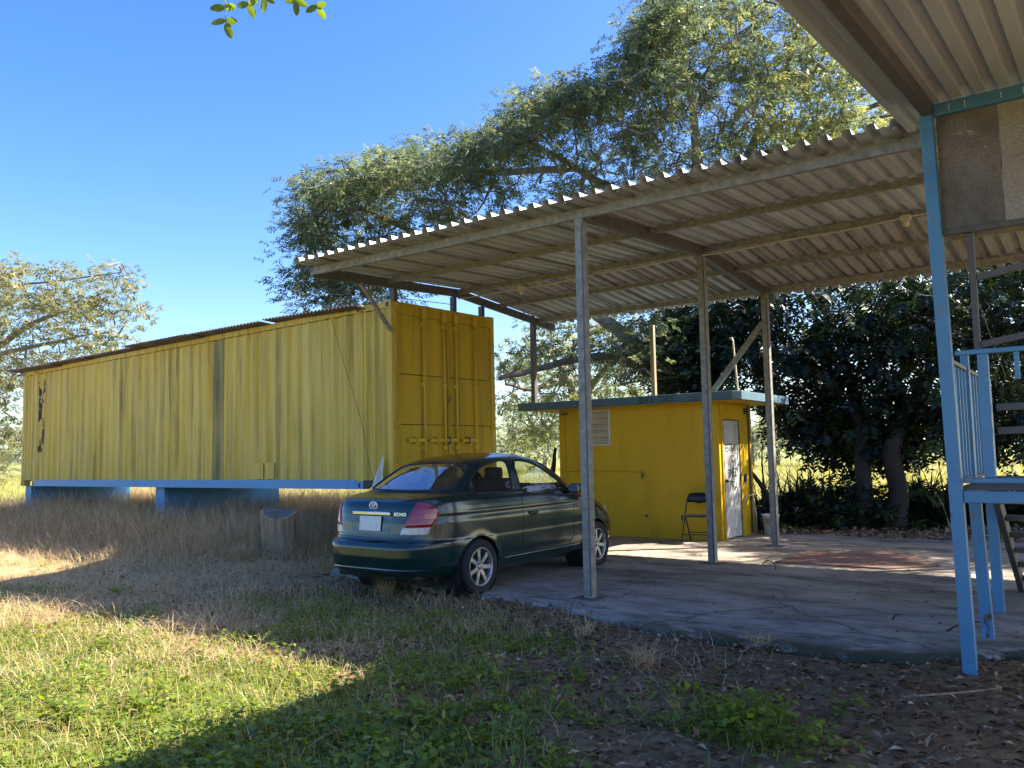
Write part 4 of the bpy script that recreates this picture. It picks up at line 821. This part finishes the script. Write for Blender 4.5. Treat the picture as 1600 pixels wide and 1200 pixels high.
def nearest(pts, q): d = np.linalg.norm(pts-q, axis=1); i = int(np.argmin(d)); return pts[i], d[i]
def build_tree(name, label, cat, base, limbs, clumps, rad, per, size, leafmat, barkmat, group=None, tone=None, twig=.03, **kw):
    """limbs: list of (points, r0, r1); clumps (n,3)"""
    T = thing(name, label, cat, tuple(base), group=group); b = MB(); sk_ = []
    for pts, r0, r1 in limbs:
        P = [np.array(p) for p in pts]; fine = []
        for i in range(len(P)-1):
            for f in np.linspace(0, 1, 6)[:-1]: fine.append(P[i]*(1-f)+P[i+1]*f+rng.normal(0, .015, 3)*(1 if f else 0))
        fine.append(P[-1]); n = len(fine); fine = [fine[0]]+[(fine[i-1]+2*fine[i]+fine[i+1])/4 for i in range(1, n-1)]+[fine[-1]]
        b.tube([f-base for f in fine], [r0+(r1-r0)*i/(n-1) for i in range(n)], 9); sk_ += fine
    sk_ = np.array(sk_); order = np.argsort([nearest(sk_, c)[1] for c in clumps])
    tw = b
    for ci in order:
        c = clumps[ci]; q, d = nearest(sk_, c)
        if d > .15:
            pts = limb(tw, q-base, c-base, min(.02+.018*d, .09), twig*.35, .10, max(4, int(d*3)), 5); sk_ = np.concatenate([sk_, np.array(pts)[1:]+base])
    b.build('trunk', M[barkmat], T, True)
    leaf_obj('crown', cluster_leaves(clumps, rad, per, size, tonebase=tone, **kw), M[leafmat], T, base); return T
def in_outline(poly, n, d0, d1, dist=None):
    """points behind a traced outline, spread through a real depth range"""
    P = np.array(poly, float); out = []; lo_ = P.min(0); hi = P.max(0)
    while len(out) < n:
        q = lo_+rng.random((400, 2))*(hi-lo_); k = inpoly(q[:, 0], q[:, 1], poly)
        for a in q[k]: out.append(D(a[0], a[1], rng.uniform(d0, d1)))
    return np.array(out[:n])
# --- big spreading rain tree behind the shed
crown1 = [(462, 318), (478, 282), (520, 272), (570, 258), (606, 240), (650, 232), (720, 222), (778, 208), (784, 172), (768, 162), (800, 162), (836, 166), (868, 138), (898, 120), (950, 128), (972, 82), (966, 58), (1000, 36), (1040, -50), (1330, -90), (1400, 0), (1460, 210), (1480, 300),
          (1100, 330), (900, 345), (640, 400), (600, 480), (470, 478), (465, 440), (505, 420), (500, 385), (470, 360)]
cl1 = np.concatenate([in_outline(crown1, 640, 17.5, 25.5), in_outline([(455, 400), (600, 380), (640, 455), (460, 470)], 45, 18, 22), in_outline([(880, 505), (1035, 490), (1035, 600), (900, 590)], 26, 17.2, 18.8), in_outline([(1010, 20), (1330, -60), (1420, 180), (1100, 290), (960, 240)], 110, 18, 24)])
edge_ = in_outline([(462, 318), (480, 282), (606, 240), (778, 208), (800, 162), (876, 138), (950, 126), (1005, 32), (1060, -50), (1090, 20), (1000, 140), (880, 200), (760, 262), (600, 300), (490, 380), (470, 350)], 230, 17, 22)
cl1 = np.concatenate([cl1, edge_]); n1_ = len(cl1)
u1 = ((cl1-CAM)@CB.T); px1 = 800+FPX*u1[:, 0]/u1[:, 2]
base1 = G(1052, 735); base1 = D(1052, 728, 19.5); base1[2] = 0
J = D(1035, 590, 19.5)
limbs1 = [([base1, D(1048, 660, 19.5), J], .32, .26), ([J, D(1012, 555, 19.6), D(965, 515, 20), D(900, 470, 20.5), D(780, 420, 20), D(620, 350, 19.5), D(520, 310, 19)], .23, .03),
          ([J, D(1005, 578, 19.2), D(975, 556, 19), D(940, 556, 19), D(880, 566, 18.6), D(820, 582, 18.2), D(780, 592, 18)], .14, .05), ([J, D(1050, 480, 20), D(1010, 330, 21), D(900, 262, 21), D(790, 200, 20.5)], .24, .03),
          ([J, D(1080, 450, 20.5), D(1160, 260, 22), D(1240, 80, 22.5), D(1270, -60, 22)], .20, .04), ([D(1050, 480, 20), D(1090, 300, 19.5), D(1080, 120, 19), D(1000, 60, 19)], .16, .04), ([D(1160, 260, 22), D(1280, 200, 21), D(1400, 150, 20)], .14, .05),
          ([D(900, 262, 21), D(760, 270, 20), D(640, 250, 19.5), D(500, 270, 19)], .1, .03)]
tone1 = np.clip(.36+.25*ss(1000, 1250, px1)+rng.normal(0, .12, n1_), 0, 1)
keep = rng.random(n1_) > .0; cl1 = cl1[keep]; tone1 = tone1[keep]; n1_ = len(cl1)
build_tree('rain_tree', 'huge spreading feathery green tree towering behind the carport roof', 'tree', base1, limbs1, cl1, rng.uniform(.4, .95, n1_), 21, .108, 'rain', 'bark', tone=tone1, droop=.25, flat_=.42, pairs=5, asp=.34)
# --- lighter tree seen between container and shed
cl2 = in_outline([(775, 505), (1035, 500), (1035, 620), (880, 640), (865, 690), (780, 700)], 120, 22, 30)
base2 = D(905, 720, 26); base2[2] = 0
build_tree('sparse_tree', 'airy twiggy tree with pale bark seen between container and shed', 'tree', base2, [([base2, D(900, 640, 26), D(890, 590, 26), D(850, 540, 26)], .2, .06), ([D(900, 640, 26), D(940, 580, 25), D(990, 540, 25)], .12, .04), ([D(890, 590, 26), D(830, 610, 25), D(790, 600, 24)], .1, .04)],
           cl2, rng.uniform(.4, .8, len(cl2)), 24, .11, 'rain', 'bark', tone=np.clip(rng.normal(.66, .15, len(cl2)), 0, 1), pairs=4)
# --- tree at the far left behind the container
cl3 = in_outline([(-60, 400), (60, 408), (110, 425), (150, 412), (205, 425), (212, 445), (175, 470), (230, 480), (225, 500), (190, 520), (215, 540), (130, 560), (40, 590), (28, 740), (-80, 750)], 250, 27, 34)
base3 = D(-60, 745, 30); base3[2] = 0
build_tree('acacia_tree', 'fine-leaved grey-green tree rising beyond the far end of the container', 'tree', base3, [([base3, D(-55, 650, 30), D(-30, 560, 30), D(60, 500, 30), D(150, 470, 30)], .25, .04), ([D(-55, 650, 30), D(-90, 520, 31), D(-40, 450, 31), D(40, 425, 31)], .18, .04), ([D(-30, 560, 30), D(60, 540, 29), D(150, 520, 29)], .1, .03), ([D(-40, 450, 31), D(80, 440, 30.5), D(190, 425, 30)], .06, .02)],
           cl3, rng.uniform(.5, .95, len(cl3)), 19, .12, 'acacia', 'bark', tone=np.clip(rng.normal(.42, .2, len(cl3)), 0, 1), pairs=4, flat_=.45)
# --- dark mango tree behind the pad
cl4 = in_outline([(1040, 480), (1120, 440), (1640, 380), (1700, 740), (1440, 715), (1330, 705), (1255, 690), (1190, 640), (1100, 625), (1040, 600)], 250, 13.2, 20.5)
low = in_outline([(1200, 640), (1300, 660), (1480, 690), (1640, 700), (1640, 740), (1300, 720), (1215, 690)], 22, 13, 16)
low = np.concatenate([low, in_outline([(1035, 490), (1120, 470), (1120, 620), (1040, 610)], 34, 15.5, 18), in_outline([(1130, 470), (1480, 440), (1480, 690), (1230, 660), (1200, 600)], 60, 14, 15)])
cl4 = np.concatenate([cl4, low])
def behind(c, ymin):
    for i in range(len(c)):
        if c[i, 1] < ymin: d = c[i]-CAM; c[i] = CAM+d*((ymin+rng.uniform(0, 1.5)-CAM[1])/d[1])
    return c
cl4 = behind(cl4, 8.9); cl4[:, 2] = np.maximum(cl4[:, 2], rng.uniform(1.35, 2.1, len(cl4)))
base4 = G(1350, 832); base4b = G(1398, 832)
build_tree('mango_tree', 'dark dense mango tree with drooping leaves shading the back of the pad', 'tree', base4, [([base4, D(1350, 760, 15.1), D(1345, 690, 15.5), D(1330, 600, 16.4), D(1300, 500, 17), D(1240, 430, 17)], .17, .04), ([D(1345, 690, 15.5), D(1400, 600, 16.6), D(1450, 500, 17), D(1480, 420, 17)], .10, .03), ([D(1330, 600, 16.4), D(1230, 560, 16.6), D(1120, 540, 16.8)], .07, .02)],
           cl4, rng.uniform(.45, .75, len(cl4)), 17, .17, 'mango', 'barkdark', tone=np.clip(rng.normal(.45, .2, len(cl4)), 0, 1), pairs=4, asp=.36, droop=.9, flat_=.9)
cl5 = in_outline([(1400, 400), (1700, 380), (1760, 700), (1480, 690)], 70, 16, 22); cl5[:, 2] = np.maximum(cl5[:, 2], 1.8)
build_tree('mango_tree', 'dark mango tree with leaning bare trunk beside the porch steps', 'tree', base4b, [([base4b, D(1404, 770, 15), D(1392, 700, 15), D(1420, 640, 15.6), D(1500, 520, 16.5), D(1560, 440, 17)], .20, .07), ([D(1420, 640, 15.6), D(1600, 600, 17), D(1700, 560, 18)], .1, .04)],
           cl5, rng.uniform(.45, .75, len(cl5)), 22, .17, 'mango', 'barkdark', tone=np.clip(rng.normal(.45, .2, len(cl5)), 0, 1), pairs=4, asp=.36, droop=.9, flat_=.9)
c6 = np.array([8.6, 11.8, 6.2]); cl6 = c6+rdir(240)*(rng.random(240)**.4)[:, None]*np.array([4.4, 3.6, 4.0]); cl6[:, 2] = np.maximum(cl6[:, 2], 2.2); b6 = np.array([8.6, 12.2, 0])  # extra crown outside the view, added to dapple the floor with shade
build_tree('mango_tree', 'out-of-view mango tree added right of the porch steps to shade the concrete floor', 'tree', b6, [([b6, b6+np.array([0, 0, 2.]), b6+np.array([-.3, -.2, 6.])], .2, .06), ([b6+np.array([0, 0, 2.]), b6+np.array([-2, -1, 5.])], .12, .04), ([b6+np.array([0, 0, 2.]), b6+np.array([1.8, .5, 5.5])], .12, .04)],
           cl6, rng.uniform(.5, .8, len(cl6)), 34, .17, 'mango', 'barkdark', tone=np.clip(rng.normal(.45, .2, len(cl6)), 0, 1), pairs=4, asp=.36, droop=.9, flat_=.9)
# --- hedge trees at the far side of the field
far_spots = [(800, 60, 5.5, 3.4), (850, 66, 4.6, 3.2), (700, 70, 5, 4), (940, 72, 6, 4), (1010, 64, 5.5, 3.5), (1095, 70, 5.2, 4), (1175, 62, 5.6, 3.6), (1215, 74, 4.6, 3.6), (1290, 70, 5, 4), (1375, 66, 4.4, 3.6), (1445, 72, 4.8, 4), (1530, 66, 5, 4), (620, 76, 5, 4), (520, 70, 4.6, 4), (420, 74, 5, 4), (300, 70, 5, 4), (180, 76, 5, 4), (60, 72, 5, 4), (-60, 66, 5, 4)]
for i, (u, t, h_, wd) in enumerate(far_spots):
    b0 = D(u, 720, t); b0[2] = 0; nn_ = 26; c = rdir(nn_)*(rng.random(nn_)**.4)[:, None]*np.array([wd, wd, h_*.42])+b0+np.array([0, 0, h_*.55])
    build_tree('hedgerow_tree', 'rounded pale green tree in the hedgerow beyond the grass field', 'tree', b0, [([b0, b0+np.array([.2, 0, h_*.5])], .22, .1)], c, rng.uniform(.8, 1.3, nn_), 16, .26, 'palef', 'bark', 'hedgerow trees beyond the field', np.clip(rng.normal(.5, .2, nn_), 0, 1), pairs=3)
# --- bushes, sword-leaved plants and brush along the back of the pad
def sword(x, y, h_, n, lab, mat='mango', grp=None):
    T = thing('sword_plant', lab, 'plant', (x, y, 0), group=grp); P = rng.normal(0, .09, (n, 3)); P[:, 2] = 0
    leaf_obj('leaf_blades', [blades(P, rng.uniform(.6, 1.1, n)*h_, rng.uniform(.15, .9, n), np.full(n, .05), np.clip(rng.normal(.6, .2, n), 0, 1), 4)], M[mat], T)
for i in range(26):
    u = rng.uniform(1182, 1330) if i < 15 else rng.uniform(1425, 1520); q = G(u, rng.uniform(805, 822)); q[1] = rng.uniform(8.6, 11.5)
    q = CAM+ray(u, 800)*((q[1]-CAM[1])/ray(u, 800)[1]); sword(q[0], q[1], rng.uniform(.9, 1.5), 22, 'dark spiky sword-leaved plant at the edge of the bright field', grp='sword-leaved plants behind the pad')
for i in range(5):
    q = D(790+i*18, 730, rng.uniform(17, 20)); sword(q[0], q[1], rng.uniform(.8, 1.2), 22, 'spiky plant at the field edge beyond the car windows', 'rain', 'spiky plants beyond the car')
for i, (u, t, wd, h_) in enumerate(((1225, 15.6, .8, .75), (1285, 15.4, .9, 1.0), (1340, 15.8, .9, 1.2), (1410, 15.6, .9, .95), (1475, 15.8, .9, .7), (1545, 16, 1., .8), (1600, 15.5, .9, .9), (1195, 16.4, .5, .5))):
    b0 = D(u, 800, t); b0[2] = 0; nn_ = 20; c = np.abs(rdir(nn_))*(rng.random(nn_)**.4)[:, None]*np.array([1, 1, h_])+b0; c[:, :2] += rng.uniform(-wd, wd, (nn_, 2))*.7; c[:, 2] = np.clip(c[:, 2], .2, h_)
    build_tree('shrub', 'low dark shrub in the shade of the mango trees', 'shrub', b0, [([b0, b0+np.array([.05, .0, h_*.5])], .03, .02)], c, rng.uniform(.25, .45, nn_), 18, .13, 'mango', 'barkdark', 'shrubs behind the pad', np.clip(rng.normal(.45, .2, nn_), 0, 1), pairs=4)
for i, (u0, v0, u1_, v1, t, r, lab) in enumerate(((1215, 822, 1172, 735, 15.2, .07, 'dark broken limb leaning behind the shed corner'), (1188, 815, 1192, 690, 15.6, .025, 'thin upright dead stick behind the white bucket'), (862, 745, 868, 700, 17, .06, 'slanted dead branch beside the shed wall beyond the car'), (1240, 830, 1370, 822, 15.0, .03, 'fallen branch lying across the leaf litter behind the red board'), (1390, 842, 1450, 824, 14.6, .03, 'fallen forked branch on leaf litter near the porch'))):
    b = MB(); b0 = D(u0, v0, t); limb(b, np.zeros(3), D(u1_, v1, t+.2)-b0, r, r*.5, .05, 9, 7)
    o = b.build('dead_branch', M['barkdark'], None, True); b0[2] = max(b0[2], .02) if i < 3 else .05; o.location = b0; tag(o, lab, 'branch')
# --- twig hanging into the picture from a branch overhead
TW = thing('hanging_twig', 'green twigs with oval leaflets hanging from overhead against the sky', 'twig', tuple(D(350, -60, 2.3)))
tb = np.array(D(350, -60, 2.3)); st_ = MB(); lv = []
def comp_leaf(a, b_, k, L, W):
    A_ = D(*a, 2.3); B_ = D(*b_, 2.3); st_.tube([A_-tb, (A_+B_)/2-tb+np.array([.002, 0, .002]), B_-tb], .0014, 5); ax = unit((B_-A_)[None])[0]; vw = CB[2]; sd = unit(np.cross(ax, vw)[None])[0]
    for i in range(k):
        f = .18+.78*i/(k-1)
        for s in (1, -1):
            P = A_+(B_-A_)*f; d = unit((sd*s+ax*.25+vw*rng.normal(0, .25))[None])[0]; lv.append((P, d, L*rng.uniform(.85, 1.1), W))
    lv.append((B_, unit((ax+sd*.3)[None])[0], L*1.15, W*1.1))
comp_leaf((345, -70), (353, 36), 5, .040, .021); comp_leaf((372, -60), (388, 8), 4, .036, .020); comp_leaf((430, -60), (412, -2), 3, .034, .018); comp_leaf((478, -60), (462, 2), 4, .036, .018); comp_leaf((470, -60), (496, 12), 4, .034, .018)
for k_ in range(4): st_.tube([D(345+k_*40, -68, 2.3)-tb, D(385+k_*40, -75, 2.3)-tb], .003, 6)
st_.tube([D(330, -66, 2.3)-tb, D(520, -74, 2.3)-tb, D(700, -190, 2.4)-tb], .004, 6)
st_.build('stem', M['bark'], TW)
ks = 10
for P, d, L, W in lv:
    up = -CB[2]+rng.normal(0, .35, 3); sd_ = np.cross(d, up); sd_ /= np.linalg.norm(sd_); u = np.cross(sd_, d); lm = MB()
    lm.v.append(tuple(P+d*L*.5-tb-u*.002))
    for k in range(ks): a = 2*math.pi*k/ks; lm.v.append(tuple(P-tb+d*(L*.5-L*.5*math.cos(a))+sd_*W*.5*math.sin(a)*(1.0+.15*math.cos(a))+u*W*.06*abs(math.sin(a))))
    lm.f += [(0, 1+k, 1+(k+1) % ks) for k in range(ks)]
    m_ = lm.mesh('leaflet', True); at = m_.attributes.new('v', 'FLOAT', 'POINT'); at.data.foreach_set('value', np.full(ks+1, rng.uniform(.1, .6), np.float32)); obj('leaflet', m_, M['weed'], TW)
# --- ground cover: every kind one mass
def scatter(n, x0, x1, y0, y1, dens):
    """random ground points thinned by density and by distance from where one stands"""
    x = rng.uniform(x0, x1, n); y = rng.uniform(y0, y1, n); g, s, f = zones(x, y); k = rng.random(n) < dens(x, y, g, s, f); k &= ~on_slab(x, y-.03)
    x, y = x[k], y[k]; return np.stack([x, y, gz(x, y)], -1)
def dist(x, y): return np.hypot(x-CAM[0], y-CAM[1])
def stuff(name, parts, mat, label=None): o = leaf_obj(name, parts, M[mat]); o['kind'] = 'stuff'; return o
# low green plants
P = scatter(150000, -7, 4.2, -7.2, -.6, lambda x, y, g, s, f: g*np.clip(7/dist(x, y), .25, 1)**1.2*(.25+.75*ss(.35, .6, fbm(x, y, .3, 12))))
n_ = len(P); hh = rng.random(n_)**1.5*(.04+.16*ss(.45, .75, fbm(P[:, 0], P[:, 1], .6, 14)))+.012; P2 = P.copy(); P2[:, 2] += hh
d_ = rdir(n_, .35); stuff('ground_cover', [leaves(P2, d_, rng.uniform(.02, .048, n_)*(1+.5*ss(.2, .8, P[:, 0])), rng.uniform(.016, .038, n_)*(1+.5*ss(.2, .8, P[:, 0])), np.tile([0, 0, 1.], (n_, 1))+rdir(n_)*.5, .1, np.clip(rng.normal(.5, .2, n_), 0, 1))], 'weed')
# grass
P = scatter(170000, -9, 4.2, -7.2, 1.5, lambda x, y, g, s, f: (g*.55+.10*(1-s)*ss(1.0, -.5, x))*np.clip(6/dist(x, y), .2, 1)*(x < 3.2))
n_ = len(P); stuff('short_grass', [blades(P, rng.uniform(.03, .13, n_), rng.uniform(.1, .9, n_), np.full(n_, .005), None, 2)], 'grassg')
# straw, flattened in the open, tall under the container
P = scatter(210000, -20, 2.5, -6.5, 4.8, lambda x, y, g, s, f: (np.maximum(s*.9, .5*ss(1.2, -1.0, x)*ss(-4.6, -3.0, y))+.07)*np.clip(9/dist(x, y), .2, 1))
P = P[~((P[:, 0] > -4.0) & (P[:, 1] > -.7))]; n_ = len(P); tall = ss(-4.3, -5.3, P[:, 0])*ss(-1.6, .4, P[:, 1])*(1-.75*np.exp(-(((P[:, 0]+4.95)/.8)**2+((P[:, 1]+.45)/.65)**2)))
stuff('dry_grass', [blades(P, rng.uniform(.5, 1.1, n_)*(.14+.13*ss(.45, .65, fbm(P[:, 0], P[:, 1], .5, 23))+.62*tall*(.35+1.1*fbm(P[:, 0], P[:, 1], .7, 21))), rng.uniform(.35, 1.7, n_)*(1.15-.35*tall), .004+.003*tall, None, 3)], 'strawb')
P = scatter(26000, -21, -4.6, 4.9, 9.5, lambda x, y, g, s, f: .8+0*x); n_ = len(P)
stuff('dry_grass', [blades(P, rng.uniform(.35, .85, n_), rng.uniform(.2, 1.1, n_), np.full(n_, .012), np.clip(rng.normal(.5, .25, n_), 0, 1), 3)], 'strawb')
P = scatter(70000, -19, 4.3, -7, 2.2, lambda x, y, g, s, f: np.clip(.9*(1-g)*np.clip(6/dist(x, y), .2, 1)*(x > -7)*(.3+.7*(x > -4)), 0, 1))
n_ = len(P); P[:, 2] += rng.uniform(.003, .03, n_); d_ = rdir(n_, .22); stuff('leaf_litter', [leaves(P, d_, rng.uniform(.03, .085, n_), rng.uniform(.016, .036, n_), np.tile([0, 0, 1.], (n_, 1))+rdir(n_)*.55, .35, np.clip(rng.normal(.45, .25, n_), 0, 1))], 'litter')
# litter behind the pad and scattered on it
x = rng.uniform(-4, 6.5, 9000); y = rng.uniform(7.2, 11, 9000); P = np.stack([x, y, .03+rng.uniform(0, .07, 9000)], -1); d_ = rdir(9000, .3)
x2 = rng.uniform(-3.8, 6, 520); y2 = rng.uniform(-1.1, 8, 520); k = on_slab(x2, y2-.02); Q = np.stack([x2[k], y2[k], np.full(k.sum(), .026)], -1); e_ = rdir(len(Q), .12)
stuff('leaf_litter', [leaves(P, d_, rng.uniform(.05, .14, 9000), rng.uniform(.02, .05, 9000), None, .3), leaves(Q, e_, rng.uniform(.02, .07, len(Q)), rng.uniform(.008, .03, len(Q)), np.tile([0, 0, 1.], (len(Q), 1)), .25, np.clip(rng.normal(.3, .2, len(Q)), 0, 1))], 'litter')
# grass of the field
n_ = 60000; t = 14+76*rng.random(n_)**1.6; a = rng.uniform(-.75, .62, n_); P = CAM+CB[0]*(t*a)[:, None]+np.array([CB[2][0], CB[2][1], 0])*t[:, None]; P[:, 2] = 0
k = zones(P[:, 0], P[:, 1])[2] > .35; P = P[k]; n_ = len(P); stuff('field_grass', [blades(P, rng.uniform(.18, .5, n_), rng.uniform(.2, .9, n_), np.full(n_, .03), np.clip(rng.normal(.75, .2, n_), 0, 1), 2)], 'grassg')
# dry tussocks and single taller weeds
def tussock(q, h_, n, lab):
    T = thing('dry_tussock', lab, 'grass tuft', (q[0], q[1], float(gz(q[0], q[1])))); P = rng.normal(0, .05, (n, 3)); P[:, 2] = 0
    leaf_obj('stalks', [blades(P, rng.uniform(.5, 1.05, n)*h_, rng.uniform(.3, 1.5, n), np.full(n, .004), np.clip(rng.normal(.55, .2, n), 0, 1), 4)], M['strawb'], T)
for q, h_, n, lab in ((G(1005, 1045), .26, 130, 'pale dry grass tuft standing in the leaf litter in front of the pad'), (G(915, 990), .18, 90, 'small dry grass tuft just in front of the carport front post'), (G(1190, 1008), .22, 110, 'reddish dry grass tuft at the mossy pad edge'), (G(600, 930), .30, 200, 'brown dry grass clump under the car rear bumper'), (G(375, 895), .32, 220, 'dry grass mound at the foot of the stump'), (G(170, 915), .36, 40, 'upright dry stalks at the edge of the sunlit straw')): tussock(q, h_, n, lab)
def weed(q, h_, n, lab, mat='weed'):
    T = thing('broadleaf_weed', lab, 'weed', (q[0], q[1], float(gz(q[0], q[1]))), group='broad-leaved weeds'); b = MB(); parts = []; P = []; Dd = []
    for k in range(n):
        tip = np.array([rng.normal(0, .10), rng.normal(0, .10), h_*rng.uniform(.45, 1)]); b.tube([(0, 0, 0), tuple(tip*np.array([.35, .35, .6])), tuple(tip)], .0022, 4)
        for j in range(5): f = .4+.6*j/4; P.append(tip*np.array([f, f, f**.8])); Dd.append(rdir(1, .3)[0])
    b.build('stem', M['grassg'], T); P = np.array(P); Dd = np.array(Dd); k = len(P)
    leaf_obj('leaves', [leaves(P, Dd, rng.uniform(.04, .08, k), rng.uniform(.03, .055, k), np.tile([0, 0, 1.], (k, 1))+rdir(k)*.3, .1, np.clip(rng.normal(.6, .2, k), 0, 1))], M[mat], T)
for q, h_, n, lab in ((G(468, 1003), .22, 6, 'leafy weed with pale flower at the shadow edge'), (G(530, 1085), .20, 6, 'tall dark weed at the corner of the sunlit patch'), (G(605, 1025), .14, 5, 'bright yellow-green weed catching the last sun by the shade'), (G(70, 890), .14, 4, 'small weed sprouting through the sunlit straw'), (G(185, 930), .16, 6, 'leafy weed at the straw edge under the dry stalks'), (G(640, 1130), .16, 7, 'broad-leaved weed in the shaded ground cover'), (G(900, 1060), .15, 7, 'low green weed between the two dry tufts'), (G(720, 1080), .16, 7, 'round-leaved weed clump in the shade before the pad'),
                     (G(1160, 1140), .20, 8, 'leafy green weed clump amid dead leaves'), (G(1200, 1165), .18, 7, 'big-leaved green weed clump low among dead leaves'), (G(1310, 1110), .12, 4, 'small lone green seedling in the dead leaves'), (G(360, 1150), .18, 7, 'sunlit broad-leaved weed in the bright grass'), (G(230, 1110), .15, 6, 'sunlit round-leaved weed among short grass'), (G(100, 1130), .18, 7, 'bright leafy weed in the sunlit corner')): weed(q, h_, n, lab)
for i, (u0, v0, u1_, v1, lab) in enumerate(((1480, 986, 1555, 975, 'thin dark twig on the pad by the blue posts'), (1195, 878, 1212, 890, 'short dark twig on the pad left of the red board'), (1395, 968, 1408, 960, 'curled dark twig in the middle of the pad'), (1420, 1088, 1565, 1075, 'pale dry stick across the leaf litter before the porch'))):
    a_ = G(u0, v0, .035); b_ = G(u1_, v1, .035); b = MB(); limb(b, a_-a_, b_-a_, .008, .005, .04, 7, 6); o = b.build('twig', M['barkdark' if i < 3 else 'strawb' if False else 'stump'], None, True); o.location = a_; tag(o, lab, 'twig')
